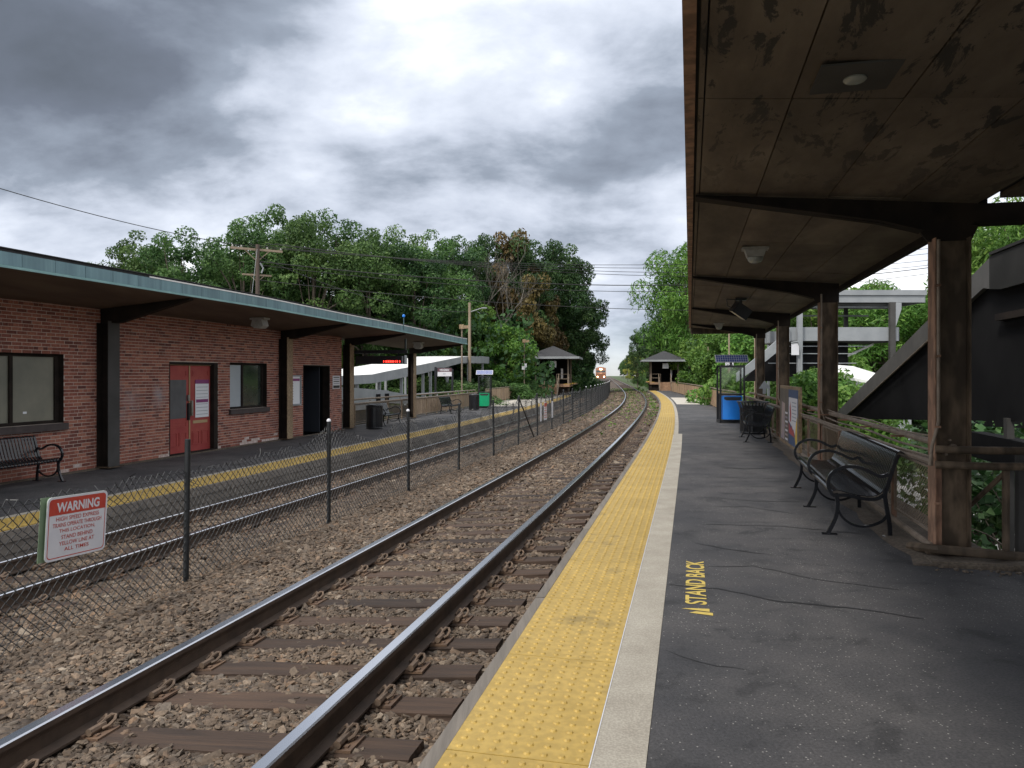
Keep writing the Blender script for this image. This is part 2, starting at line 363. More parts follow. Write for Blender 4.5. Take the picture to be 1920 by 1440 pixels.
t.links.new(cc, b.inputs['Base Color']); b.inputs['Roughness'].default_value = .88
bp = add(t, 'ShaderNodeBump', {'Height': fn, 'Strength': .5, 'Distance': .006}); t.links.new(bp.outputs[0], b.inputs['Normal'])
mortar = mat('mortar', (.40, .33, .28), (.52, .44, .38), 12, .95, world=True)
whitebrick = mat('bared_white_brick', (.62, .55, .52), (.36, .24, .2), 14, .9, 0, .3, 30, objvar=.1)
# copper fascia
copper = mat('green_patina_fascia', (.075, .135, .16), (.125, .215, .235), 1.6, .45, .2, .05, 30, (1, 3.5, .2), c3=(.19, .30, .31), objvar=.14, detail=8, lo=.3, hi=.62)
copperlip = mat('fascia_lip', (.20, .34, .33), (.14, .26, .26), 3, .5)
flashing = mat('white_flashing', (.66, .64, .62), rough=.4)
roofing = mat('black_roofing', (.02, .02, .022), (.035, .035, .035), 3, .9)
# soffit: stained concrete/plywood, peeling dark patches
sof, t, b = nodemat('stained_soffit')
pos = add(t, 'ShaderNodeNewGeometry').outputs['Position']; oi = add(t, 'ShaderNodeObjectInfo')
mp = add(t, 'ShaderNodeMapping', {0: pos, 'Rotation': (0, 0, A)}); mp2 = add(t, 'ShaderNodeMapping', {0: mp.outputs[0], 'Scale': (2.6, .8, 1)})
na = add(t, 'ShaderNodeTexNoise', {'Vector': mp2.outputs[0], 'Scale': .9, 'Detail': 8, 'Roughness': .62}).outputs['Fac']
nb = add(t, 'ShaderNodeTexNoise', {'Vector': mp2.outputs[0], 'Scale': 2.1, 'Detail': 9, 'Roughness': .7, 'Distortion': .5}).outputs['Fac']
c0 = cramp(t, na, [(.32, (.075, .058, .044)), (.68, (.18, .148, .115)), (.5, (.122, .096, .073))])
k = tmath(t, 'MULTIPLY', tmath(t, 'SUBTRACT', nb, .545), 34.0, True)
# peeling is heavy over the platform end nearest the street, light further on
yy = add(t, 'ShaderNodeSeparateXYZ', {0: pos}).outputs[1]
near = tmath(t, 'SUBTRACT', 1.0, tmath(t, 'MULTIPLY', tmath(t, 'SUBTRACT', yy, 4.5), .4), True)
k = tmath(t, 'MULTIPLY', k, tmath(t, 'ADD', tmath(t, 'MULTIPLY', near, .75), .12))
c1_ = add(t, 'ShaderNodeMix', {0: k, 6: c0, 7: (.020, .019, .018, 1)}, data_type='RGBA').outputs[2]
hs = add(t, 'ShaderNodeHueSaturation', {'Color': c1_}); mr = add(t, 'ShaderNodeMapRange', {0: oi.outputs['Random'], 'To Min': .85, 'To Max': 1.12}); t.links.new(mr.outputs[0], hs.inputs['Value'])
t.links.new(hs.outputs[0], b.inputs['Base Color']); b.inputs['Roughness'].default_value = .85
bp = add(t, 'ShaderNodeBump', {'Height': nb, 'Strength': .4, 'Distance': .01}); t.links.new(bp.outputs[0], b.inputs['Normal'])
soffar = mat('brown_soffit', (.085, .055, .04), (.14, .10, .072), 1.6, .85, world=True, stretch=(1, .3, 1))
# doors, glass, misc
doorred = mat('worn_red_door', (.30, .035, .035), (.36, .065, .05), 2.5, .6, 0, .05, 20, c3=(.25, .03, .03))
doortrim = mat('door_gold_edge', (.42, .30, .16), rough=.6)
glassdark = mat('window_glass', (.02, .028, .026), (.05, .06, .05), 1.2, .08, 0, spec=.9)
frosted = mat('papered_pane', (.15, .15, .12), (.24, .23, .18), .8, .35)
papered = mat('white_paper_pane', (.36, .40, .44), (.42, .46, .5), 1.5, .3)
doorboard = mat('grey_door_board', (.075, .075, .08), (.1, .1, .105), 3, .6)
sill = mat('dark_sill', (.045, .035, .034), (.07, .055, .052), 5, .85)
metal = mat('bare_metal', (.4, .4, .4), (.25, .25, .24), 10, .35, .8)
paper = mat('paper', (.72, .73, .76), rough=.6)
purple = mat('purple_print', (.22, .04, .16), rough=.6)
inkgrey = mat('grey_print', (.30, .32, .36), rough=.7)
inkblack = mat('black_print', (.02, .02, .02), rough=.7)
signred = mat('sign_red', (.50, .065, .04), (.44, .05, .035), 12, .4)
signwhite = mat('sign_white', (.60, .60, .64), (.66, .66, .69), 6, .4)
signgreen = mat('sign_green_back', (.17, .24, .15), (.22, .3, .19), 5, .6)
maroon = mat('sign_maroon', (.10, .045, .055), rough=.5)
binblue = mat('blue_bin', (.01, .17, .62), (.015, .21, .70), 2, .35)
bingreen = mat('green_bin', (.0, .26, .11), (.0, .30, .13), 2, .4)
solar = mat('solar_cells', (.06, .09, .25), (.10, .14, .36), 30, .15, spec=.8)
lampwhite = mat('lamp_housing', (.35, .34, .32), (.25, .24, .22), 9, .5)
lampglass = mat('lamp_glass', (.27, .28, .26), rough=.25)
ledred = mat('led_red', (.3, 0, 0), emit=(1, .03, .02), estr=3.0)
polewood = mat('pole_timber', (.30, .235, .17), (.22, .17, .12), 4, .85, 0, .3, 40, (1, 1, .1))
poledark = mat('dark_pole_timber', (.055, .04, .033), (.09, .065, .05), 5, .85, 0, .3, 40, (1, 1, .1))
shingle = mat('dark_shingles', (.03, .03, .033), (.055, .055, .06), 14, .9, 0, .4, 40)
deckwood = mat('deck_timber', (.22, .13, .08), (.32, .2, .125), 5, .8, 0, .1, 30)
fenceboard = mat('railing_boards', (.24, .165, .105), (.34, .25, .165), 4, .8, 0, .1, 30, objvar=.15)
bark = mat('bark', (.07, .055, .042), (.13, .105, .082), 8, .9, 0, .5, 30, (1, 1, .3))
deadbark = mat('dead_bark', (.10, .088, .075), (.155, .14, .12), 8, .9)
clearglass = mat('kiosk_glass', (.8, .85, .83), rough=.05, trans=1.0)
def leafmat(name, dark, mid, light, tr=.25):
    m, t, b = nodemat(name); at = add(t, 'ShaderNodeAttribute', attribute_name='tone'); oi = add(t, 'ShaderNodeObjectInfo')
    c = cramp(t, at.outputs['Fac'], [(.0, dark), (1, light), (.5, mid)])
    hs = add(t, 'ShaderNodeHueSaturation', {'Color': c}); mr = add(t, 'ShaderNodeMapRange', {0: oi.outputs['Random'], 'To Min': .82, 'To Max': 1.2}); t.links.new(mr.outputs[0], hs.inputs['Value'])
    mh = add(t, 'ShaderNodeMapRange', {0: tmath(t, 'FRACT', tmath(t, 'MULTIPLY', oi.outputs['Random'], 13.7)), 'To Min': .488, 'To Max': .512}); t.links.new(mh.outputs[0], hs.inputs['Hue'])
    t.links.new(hs.outputs[0], b.inputs['Base Color']); b.inputs['Roughness'].default_value = .55; setin(b, 'Specular IOR Level', .3)
    tr_ = add(t, 'ShaderNodeBsdfTranslucent'); t.links.new(hs.outputs[0], tr_.inputs[0]); mx = add(t, 'ShaderNodeMixShader', {0: tr}); t.links.new(b.outputs[0], mx.inputs[1]); t.links.new(tr_.outputs[0], mx.inputs[2])
    t.links.new(mx.outputs[0], t.nodes['Material Output'].inputs[0]); return m
leafA = leafmat('leaf_oak', (.022, .058, .016), (.065, .135, .034), (.15, .25, .07), .32)
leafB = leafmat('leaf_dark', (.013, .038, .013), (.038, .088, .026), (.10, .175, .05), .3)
leafC = leafmat('leaf_bright', (.05, .12, .02), (.10, .21, .035), (.19, .31, .06), .35)
leafD = leafmat('leaf_rust', (.05, .045, .015), (.11, .080, .028), (.19, .135, .045))
leafE = leafmat('leaf_sunlit', (.16, .20, .03), (.30, .34, .06), (.42, .42, .12), .35)
grassm = mat('undergrowth', (.03, .055, .015), (.07, .10, .03), .8, .95, world=True, c3=(.10, .09, .05))
def textmesh(body, name, m, size=1.0, extr=0.0, bold=0.0):
    cu = bpy.data.curves.new(name, 'FONT'); cu.body = body; cu.size = size; cu.align_x = 'CENTER'; cu.align_y = 'CENTER'; cu.extrude = extr; cu.offset = bold
    o = bpy.data.objects.new(name, cu); COL.objects.link(o); dg = bpy.context.evaluated_depsgraph_get(); dg.update()
    me = bpy.data.meshes.new_from_object(o.evaluated_get(dg)); bpy.data.objects.remove(o); bpy.data.curves.remove(cu)
    me.materials.clear(); me.materials.append(m); return me
def text(body, name, m, parent, loc, rot, w=None, h=None, bold=0.0):
    me = textmesh(body, name, m, 1.0, .0, bold)
    xs = [v.co.x for v in me.vertices]; ys = [v.co.y for v in me.vertices]
    cx, cy = (min(xs)+max(xs))/2, (min(ys)+max(ys))/2; sx = w/(max(xs)-min(xs)) if w else 1; sy = h/(max(ys)-min(ys)) if h else sx
    for v in me.vertices: v.co = ((v.co.x-cx)*sx, (v.co.y-cy)*sy, 0)
    return link(name, me, parent, loc, rot=rot)
# ================================================================== GROUND AND TRACK BED
def ground_z(s, o):
    low = -3.4*min(1, max(0, (62-s)/18)) + -.85*(1-min(1, max(0, (62-s)/18)))
    if o > 2.6: z = -1.3+(low+1.3)*min(1, (o-2.6)/2.2)
    elif o < -12.6:
        lw = -2.0*min(1, max(0, (85-s)/25)) + -.9*(1-min(1, max(0, (85-s)/25)))
        z = -1.3+(lw+1.3)*min(1, (-12.6-o)/5.0)
    else: z = -1.3 if s < 70 else -1.3+.2*min(1, (s-70)/20)
    if s > 95:
        z = -1.1 if -9.5 < o < .5 else -.75
    if abs(o+4) > 60: z = max(z, -2.5) if abs(o) < 150 else -1.5
    return z
oo = [-900, -400, -200, -120, -70, -45, -30, -22, -18, -15, -12.6, -12, -9.6, -9.2, -4, 0, .5, 1, 2.6, 3.6, 4.8, 7, 12, 20, 30, 45, 60, 90, 150, 300, 900]
ss = frange(-60, 0, 12)+frange(2, 120, 4)[1:]+frange(120, 400, 20)[1:]+[450, 550, 700, 900, 1200, 1590]
g = MB(); n = len(oo)
for s_ in ss:
    for o_ in oo:
        p = Cp(s_, o_) if abs(o_) < 160 else Cp(s_*1.0, o_); g.v.append((p.x, p.y, ground_z(s_, o_)))
for i in range(len(ss)-1):
    for j in range(n-1): g.f.append((i*n+j, i*n+j+1, (i+1)*n+j+1, (i+1)*n+j)); g.m.append(0)
go = g.build('ground', grassm, smooth=True); tag(go, kind='structure')
pk = MB(); pk.sweep([(5.6, -3.38), (60, -3.38), (60, -3.46), (5.6, -3.46)], frange(-20, 44, 4), Cp)
tag(pk.build('parking_lot', paving), kind='structure')
pk = MB(); pk.sweep([(-58, -1.9), (-17, -1.9), (-17, -2.1), (-58, -2.1)], frange(10, 84, 6), Cp)
tag(pk.build('street', paving), kind='structure')
BP = [(-8.2, -.80), (-7.7, -.795), (-6.2, -.675), (-5.3, -.60), (-4.6, -.485), (-3.9, -.465), (-3.3, -.475), (-1.8, -.36), (-1.02, -.34)]
bb = MB(); bb.sweep(BP+[(-1.02, -1.25), (-8.2, -1.25)], frange(-6, 60, 1)+frange(62, 700, 4), Cp)
tag(bb.build('ballast_bed', bal), kind='structure')
# ------------------------------------------------------------------ rails, ties, plates, clips
RP = [(-.030, 0), (.030, 0), (.037, -.008), (.038, -.035), (.009, -.047), (.009, -.145), (.07, -.157), (.07, -.17), (-.07, -.17), (-.07, -.157), (-.009, -.145), (-.009, -.047), (-.038, -.035), (-.037, -.008)]
TIE_SP = .495; TILT = math.atan(.12/1.5)
tie_meshes = []
for k in range(5):
    m_ = MB(); L2 = 1.30+rng.uniform(-.05, .05)
    xs = [-L2, -.8, -.3, .2, .75, L2]; prof = []
    m_v = []
    for x in xs:
        wv = .112+rng.uniform(-.012, .012); zt = rng.uniform(-.008, .004); m_v += [(x, -wv, zt-.006), (x, -wv*.8, zt), (x, wv*.8, zt), (x, wv, zt-.006), (x, wv, -.16), (x, -wv, -.16)]
    fs = [(i*6+j, i*6+(j+1) % 6, i*6+6+(j+1) % 6, i*6+6+j) for i in range(5) for j in range(6)]+[(5, 4, 3, 2, 1, 0), tuple(30+j for j in range(6))]
    m_.add(m_v, fs); tie_meshes.append(m_.mesh('tie', tie_m))
m_ = MB(); m_.box(-.19, .19, -.085, .085, 0, .014); m_.box(-.10, -.078, -.085, .085, .014, .028); m_.box(.078, .10, -.085, .085, .014, .028)
for x in (-.15, .15):
    for y in (-.045, .045): m_.box(x-.014, x+.014, y-.014, y+.014, .014, .022)
plate_me = m_.mesh('tie_plate', platem)
def clip_mesh(sg):
    c = MB(); x = sg*.118
    c.tube([(x, -.085, .038), (x, .03, .038)], .021, 8)
    c.tube([(x, .0, .05), (x, .045, .062), (x+sg*.012, .075, .072), (x+sg*.03, .085, .066), (x+sg*.045, .06, .052), (x+sg*.04, .02, .036), (x+sg*.02, -.01, .03)], .0095, 6)
    c.tube([(x, .045, .062), (x-sg*.02, .07, .07), (x-sg*.04, .062, .055), (x-sg*.05, .03, .038)], .0095, 6)
    return c.mesh('spring_clip', clipm)
clips = {1: clip_mesh(1), -1: clip_mesh(-1)}
def make_track(label, oR, zR, s_end, full):
    oC = oR-.7525; t = thing('railway_track', label, 'railway track', (0, 0, 0))
    sl = frange(-5, 60, .5)+frange(60, 300, 2)[1:]+frange(300, 640, 10)[1:]
    for o_, z_ in ((oR, zR), (oR-1.505, zR-.12)):
        r = MB(); r.sweep([(o_+a, z_+b) for a, b in RP], sl, Cp, mi=[1]+[0]*13); r.m = [1 if f % 14 in (0, 1, 13) and f < 14*(len(sl)-1) else 0 for f in range(len(r.f))]
        r.build('rail', [railside, railtop], t, smooth=False)
    zt = zR-.06-.17-.020                                    # tie top at track centre
    nclip = 0; stuff = MB()
    s0 = 1.6
    for k in range(int((s_end-s0)/TIE_SP)):
        s_ = s0+k*TIE_SP+rng.uniform(-.025, .025)
        th = head(s_); p = Cp(s_, oC, zt); jit = rng.uniform(-.02, .02)
        R = Matrix.Translation(p) @ Matrix.Rotation(-th+jit, 4, 'Z') @ Matrix.Rotation(-TILT, 4, 'Y')
        if k < 290:
            ti = link('tie', tie_meshes[k % 5], t); ti.matrix_basis = R
            if k < 150:
                for x0 in (-.7525, .7525):
                    pl = link('tie_plate', plate_me, ti, (x0, 0, .0))
                    if k < full:
                        for sg in (1, -1): link('spring_clip', clips[sg], ti, (x0, rng.uniform(-.02, .02), 0))
        else: stuff.box(-1.3, 1.3, -.11, .11, -.12, 0, 0, R)
    if stuff.v: tag(stuff.build('tie', tie_m, t), kind='stuff')
    return t
make_track('nearer railway track with shiny rails beside the yellow platform edge', -1.82, -.15, 150, 74)
make_track('far railway track with the oncoming train, behind the black chain link fence', -6.20, -.47, 260, 40)
# ------------------------------------------------------------------ loose ballast stones
SS = np.array([0.0]+[x for x in np.arange(.25, 120, .25)])
PX = np.array([Cp(s)[0] for s in SS]); PY = np.array([Cp(s)[1] for s in SS]); TH = np.array([head(s) for s in SS])
bo = np.array([p[0] for p in BP]); bz = np.array([p[1] for p in BP])
sp_, op_, sc_ = [], [], []
for a, b_, dn, size in ((1.2, 7, 3000, .0145), (7, 13, 2200, .0160), (13, 24, 1200, .0205), (24, 45, 480, .030), (45, 90, 150, .05)):
    nn_ = int((b_-a)*7.1*dn); s1 = rng.uniform(a, b_, nn_); o1 = rng.uniform(-8.15, -1.04, nn_)
    z1 = rng.lognormal(0, .36, nn_)*size
    keep = np.ones(nn_, bool)
    for oR, s0 in ((-1.82, 1.6), (-6.20, 1.6)):
        oC = oR-.7525; dsn = np.abs((s1-s0+TIE_SP/2) % TIE_SP-TIE_SP/2)
        edge = .105+.02*np.sin(o1*7+s1*3); over = (dsn < edge) & (np.abs(o1-oC) < 1.28)
        keep &= ~(over & (rng.random(nn_) > .045+.25*np.clip(np.sin(s1*1.9+o1*1.3)*np.sin(o1*3.1-s1*.7)-.35, 0, 1)))
        for q in (oR, oR-1.505): keep &= np.abs(o1-q) > .085
    # spotty bare stretch near fence line in the view: none; keep all
    sp_.append(s1[keep]); op_.append(o1[keep]); sc_.append(z1[keep])
s1 = np.concatenate(sp_); o1 = np.concatenate(op_); sc = np.concatenate(sc_)
x0 = np.interp(s1, SS, PX); y0 = np.interp(s1, SS, PY); th = np.interp(s1, SS, TH)
vz = np.interp(o1, bo, bz)+sc*.25+.012*np.sin(s1*2.3+o1*4)+rng.normal(0, .006, len(s1))
vv = np.stack([x0+o1*np.cos(th), y0-o1*np.sin(th), vz], 1).astype(np.float32)
me = bpy.data.meshes.new('ballast_stones'); me.vertices.add(len(vv)); me.vertices.foreach_set('co', vv.ravel())
at_ = me.attributes.new('sc', 'FLOAT', 'POINT'); at_.data.foreach_set('value', sc.astype(np.float32))
bs = link('ballast_stones', me); tag(bs, 'brown grey crushed stone ballast spread between and beside both tracks', 'ballast', kind='stuff')
ng = bpy.data.node_groups.new('stones', 'GeometryNodeTree'); ng.interface.new_socket('Geometry', in_out='INPUT', socket_type='NodeSocketGeometry'); ng.interface.new_socket('Geometry', in_out='OUTPUT', socket_type='NodeSocketGeometry')
gi = ng.nodes.new('NodeGroupInput'); gout = ng.nodes.new('NodeGroupOutput'); gl = ng.links.new
jn = ng.nodes.new('GeometryNodeJoinGeometry')
for k in range(7):
    ic = ng.nodes.new('GeometryNodeMeshIcoSphere'); ic.inputs['Radius'].default_value = 1; ic.inputs['Subdivisions'].default_value = 2 if k % 2 else 1
    nz = ng.nodes.new('ShaderNodeTexNoise'); nz.noise_dimensions = '4D'; nz.inputs['W'].default_value = k*3.7+.4; nz.inputs['Scale'].default_value = .8; nz.inputs['Detail'].default_value = 1
    sb = ng.nodes.new('ShaderNodeVectorMath'); sb.operation = 'SUBTRACT'; sb.inputs[1].default_value = (.5, .5, .5); gl(nz.outputs['Color'], sb.inputs[0])
    s2 = ng.nodes.new('ShaderNodeVectorMath'); s2.operation = 'SCALE'; s2.inputs['Scale'].default_value = 2.4; gl(sb.outputs[0], s2.inputs[0])
    stp = ng.nodes.new('GeometryNodeSetPosition'); gl(ic.outputs[0], stp.inputs[0]); gl(s2.outputs[0], stp.inputs['Offset'])
    tr = ng.nodes.new('GeometryNodeTransform'); gl(stp.outputs[0], tr.inputs[0]); tr.inputs['Scale'].default_value = (1.15+.15*(k % 3), .85, .48+.07*(k % 4))
    sm_ = ng.nodes.new('GeometryNodeSetMaterial'); sm_.inputs['Material'].default_value = stone; gl(tr.outputs[0], sm_.inputs[0])
    ss_ = ng.nodes.new('GeometryNodeSetShadeSmooth'); ss_.inputs['Shade Smooth'].default_value = False; gl(sm_.outputs[0], ss_.inputs[0])
    gt = ng.nodes.new('GeometryNodeGeometryToInstance'); gl(ss_.outputs[0], gt.inputs[0]); gl(gt.outputs[0], jn.inputs[0])
ip = ng.nodes.new('GeometryNodeInstanceOnPoints'); gl(gi.outputs[0], ip.inputs['Points']); gl(jn.outputs[0], ip.inputs['Instance']); ip.inputs['Pick Instance'].default_value = True
ri = ng.nodes.new('FunctionNodeRandomValue'); ri.data_type = 'INT'; ri.inputs[4].default_value = 0; ri.inputs[5].default_value = 6; gl(ri.outputs[2], ip.inputs['Instance Index'])
rr_ = ng.nodes.new('FunctionNodeRandomValue'); rr_.data_type = 'FLOAT_VECTOR'; rr_.inputs[0].default_value = (-.6, -.6, 0); rr_.inputs[1].default_value = (.6, .6, 6.28); gl(rr_.outputs[0], ip.inputs['Rotation'])
na_ = ng.nodes.new('GeometryNodeInputNamedAttribute'); na_.data_type = 'FLOAT'; na_.inputs[0].default_value = 'sc'; gl(na_.outputs[0], ip.inputs['Scale'])
gl(ip.outputs[0], gout.inputs[0]); md = bs.modifiers.new('stones', 'NODES'); md.node_group = ng

# ================================================================== NEAR PLATFORM
pf = thing('platform', None, None, (0, 0, 0)); pf['kind'] = 'structure'
S_END = 76
def edge_o(s): return 0.0
def oR0(s, o): return o if o < 1.8 else min(o, lerp_tab([(28, 2.48), (35, 2.0), (72, 1.3)], s))
pb = MB(); pb.sweep([(-.98, -.02), (-.388, -.02), (-.388, -.012), (-.17, -.012), (-.17, -.012), (2.48, -.012), (2.48, -3.4), (1.9, -3.4), (1.9, -1.25), (-.98, -1.25)], frange(-8, S_END, 1), lambda s, o, z: Cp(s, oR0(s, o), z))
pb.build('platform_body', oldconcrete, pf)
as_ = MB(); as_.sweep([(-.168, 0), (1.95, 0), (1.95, -.011), (-.168, -.011)], frange(-8, 41, 1), Cp); as_.build('asphalt_surface', asph, pf)
def oR(s, o): return o if o < 1 else min(o, lerp_tab([(28, 2.48), (35, 2.0), (72, 1.3)], s))
def CpR(s, o, z): return Cp(s, oR(s, o), z)
as_ = MB(); as_.sweep([(-.168, 0), (2.3, 0), (2.3, -.011), (-.168, -.011)], frange(53, S_END, 1), CpR); as_.build('asphalt_surface', asph, pf)
as_ = MB(); as_.sweep([(-.168, .003), (2.3, .003), (2.3, -.011), (-.168, -.011)], frange(41.02, 52.98, 1), CpR); as_.build('concrete_surface', farconc, pf)
as_ = MB(); as_.box(1.952, 9, -8, 6.72, -.011, -.001); as_.build('asphalt_surface', asph, pf, rz=-A)
as_ = MB(); as_.box(2.482, 9, -8, 6.95, -1.6, -.012); as_.build('platform_body', oldconcrete, pf, rz=-A)
for a, b_, o0, o1_ in [(-8, -3, -.386, -.17), (-2.99, 2.7, -.386, -.17), (2.71, 8.6, -.386, -.17), (8.61, 14.6, -.386, -.17), (14.61, 20.4, -.386, -.17)]+[(20.41+6*k, 26.4+6*k, -.386, -.27) for k in range(9)]:
    c = MB(); c.sweep([(o0, .002), (o1_, .002), (o1_, -.0115), (o0, -.0115)], frange(a, b_, 1), Cp); c.build('concrete_strip', concrete, pf)
    if o1_ < -.2:
        c = MB(); c.sweep([(-.268, 0), (-.17, 0), (-.17, -.0115), (-.268, -.0115)], frange(a, b_, 1), Cp); c.build('asphalt_strip', asph, pf)
for k in range(34):
    a = -2+k*2.4; c = MB(); ll = 2.385
    z0 = rng.uniform(-.006, .004)
    c.sweep([(-1.05, -.004+z0), (-.985, -.002+z0), (-.985, -.16), (-1.05, -.16)], frange(a, a+ll, .8), Cp); c.build('edge_board', wood, pf)
    c = MB(); c.sweep([(-1.035, -.165), (-.985, -.165), (-.985, -.36), (-1.035, -.36)], frange(a, a+ll, .8), Cp); c.build('edge_board', wood, pf)
# tactile tiles with raised domes
def tile_mesh(ny):
    m_ = MB(); W2, L2 = .294, .5465
    m_.box(-W2, W2, -L2, L2, -.008, .006)
    nx = 8; nyy = ny
    for i in range(nx):
        for j in range(nyy):
            cx = -W2+.042+i*(2*W2-.084)/(nx-1); cy = -L2+.04+j*(2*L2-.08)/(nyy-1)
            vs = [(cx+.0165*math.cos(q*PI/4), cy+.0165*math.sin(q*PI/4), .006) for q in range(8)]+[(cx+.0105*math.cos(q*PI/4), cy+.0105*math.sin(q*PI/4), .0125) for q in range(8)]
            m_.add(vs, [(q, (q+1) % 8, 8+(q+1) % 8, 8+q) for q in range(8)]+[tuple(range(8, 16))])
    return m_.mesh('tactile_tile', yellow)
tile_near = tile_mesh(15)
for k in range(-2, 67):
    s_ = 2.98+1.10*k+.55
    if s_ > S_END-.5: break
    link('tactile_tile', tile_near, pf, Cp(s_, -.684, 0), rz=-head(s_))
c = MB(); c.sweep([(-.3895, .0045), (-.3845, .0045), (-.3845, -.01), (-.3895, -.01)], frange(-4, 20, 1), Cp); c.build('white_joint_line', signwhite, pf)
# sealed cracks across the asphalt
def crack(pts, wd):
    m_ = MB(); P = []
    for (s0, o0), (s1_, o1_) in zip(pts, pts[1:]):
        n_ = max(2, int(abs(o1_-o0)/.07))
        for i in range(n_): f = i/n_; P.append((s0+(s1_-s0)*f+rng.normal(0, .008), o0+(o1_-o0)*f))
    P.append(pts[-1]); vs = []; fs = []
    for i, (s_, o_) in enumerate(P):
        h_ = wd*(.5+.5*rng.random())*min(1, .25+i/3, .25+(len(P)-1-i)/3)
        vs += [tuple(Cp(s_-h_, o_, .0025)), tuple(Cp(s_+h_, o_, .0025))]
    fs = [(2*i, 2*i+2, 2*i+3, 2*i+1) for i in range(len(P)-1)]
    m_.add(vs, fs); m_.build('crack_seal', sealm, pf)
crack([(5.72, -.15), (5.68, .2), (5.45, .62), (5.42, 1.0), (5.28, 1.45)], .014)
crack([(6.3, .1), (6.42, .5), (6.1, .95), (5.95, 1.5)], .008)
crack([(7.2, .02), (7.0, .3), (6.85, .7)], .012)
crack([(4.35, -.14), (4.2, .05), (4.15, .3)], .006); crack([(4.9, .1), (4.95, .25)], .004)
for s_ in (8.1, 9.2, 9.9, 10.9, 11.8, 12.9, 13.4, 14.6, 15.9, 17, 18.6, 20.5, 22.6, 25, 28, 31, 35):
    a0 = rng.uniform(-.15, .4); l_ = rng.uniform(.8, 1.9)
    crack([(s_, a0), (s_+rng.uniform(-.25, .25), a0+l_*.5), (s_+rng.uniform(-.3, .3), min(1.8, a0+l_))], rng.uniform(.007, .014))
crack([(9.9, .0), (8.7, .12), (7.9, .2)], .01); crack([(13.2, .5), (13.0, .9), (13.3, 1.3)], .02)
# painted words
Mt = Wp(5.76, .045, .003)
text('\u25B2STAND BACK' if False else 'STAND BACK', 'platform_lettering', yellpaint, pf, Wp(5.87, .04, .003), (0, 0, PI/2-A), w=1.22, h=.145, bold=.02)
tr_ = MB(); tr_.add([(-.045, -.1, 0), (.105, -.13, 0), (.105, -.075, 0), (.0, -.06, 0)], [(0, 1, 2, 3)]); tr_.add([(-.095, -.02, 0), (.085, -.055, 0), (.085, .01, 0), (-.03, .0, 0)], [(0, 1, 2, 3)])
tr_.build('platform_lettering', yellpaint, pf, loc=Wp(5.165, .04, .003), rz=-A)
# rough kerb under the railing
kb = MB(); kz = []
for s_ in frange(6.75, 28, .35):
    e0 = 1.80+rng.uniform(-.05, .05); kz.append((s_, e0))
vs = []
for s_, e0 in kz: vs += [tuple(Cp(s_, e0, .003)), tuple(Cp(s_, e0+.09, .018)), tuple(Cp(s_, 2.5, .03)), tuple(Cp(s_, 2.5, -.3))]
fs = [(4*i+j, 4*i+j+1, 4*i+j+5, 4*i+j+4) for i in range(len(kz)-1) for j in range(3)]+[(0, 1, 2, 3)]
kb.add(vs, fs); kb.build('kerb', oldconcrete, pf)
kb = MB(); kb.box(1.92, 3.2, 6.78, 7.0, -.02, .035); kb.box(3.21, 8.8, 6.72, 6.98, -.02, .03); kb.build('kerb', oldconcrete, pf, rz=-A)
deb = MB()
for k in range(60):
    o_ = rng.uniform(1.9, 3.4); s_ = rng.normal(6.62, .045); r_ = rng.uniform(.006, .022); p = Wp(s_, o_, r_*.5)
    M_ = Matrix.Translation(p) @ Matrix.Rotation(rng.uniform(0, 6), 4, 'Z') @ Matrix.Rotation(rng.uniform(-.5, .5), 4, 'X'); deb.box(-r_, r_, -r_*.6, r_*.6, -r_*.4, r_*.4, 0, M_)
tag(deb.build('rubble', oldconcrete), 'crumbled concrete bits along the kerb at the canopy post', 'rubble', kind='stuff')

# ================================================================== RAILINGS
def hmesh(m_, L, z0, z1, cell, th_, M, yoff=0.0):     # diamond wire lattice in local (y along, z up) plane
    H = z1-z0; h_ = th_/2
    for sg in (1, -1):
        c0 = -H/1.0*(1 if sg > 0 else 0); y = -H*1.6
        while y < L+H*1.6:
            a = (y, z0); b_ = (y+sg*H*1.6, z1)
            # clip to 0..L
            (y0_, za), (y1_, zb) = a, b_
            def cl(yy): return za+(zb-za)*(yy-y0_)/(y1_-y0_)
            p = [(y0_, za), (y1_, zb)]
            if min(y0_, y1_) < L and max(y0_, y1_) > 0:
                q = []
                for yy, z_ in p:
                    if yy < 0: q.append((0, cl(0)))
                    elif yy > L: q.append((L, cl(L)))
                    else: q.append((yy, z_))
                (ya, z_a), (yb, z_b) = q
                m_.add([(0, ya, z_a-h_), (0, ya, z_a+h_), (0, yb, z_b+h_), (0, yb, z_b-h_)], [(0, 1, 2, 3)], 0, M)
            y += cell*1.6
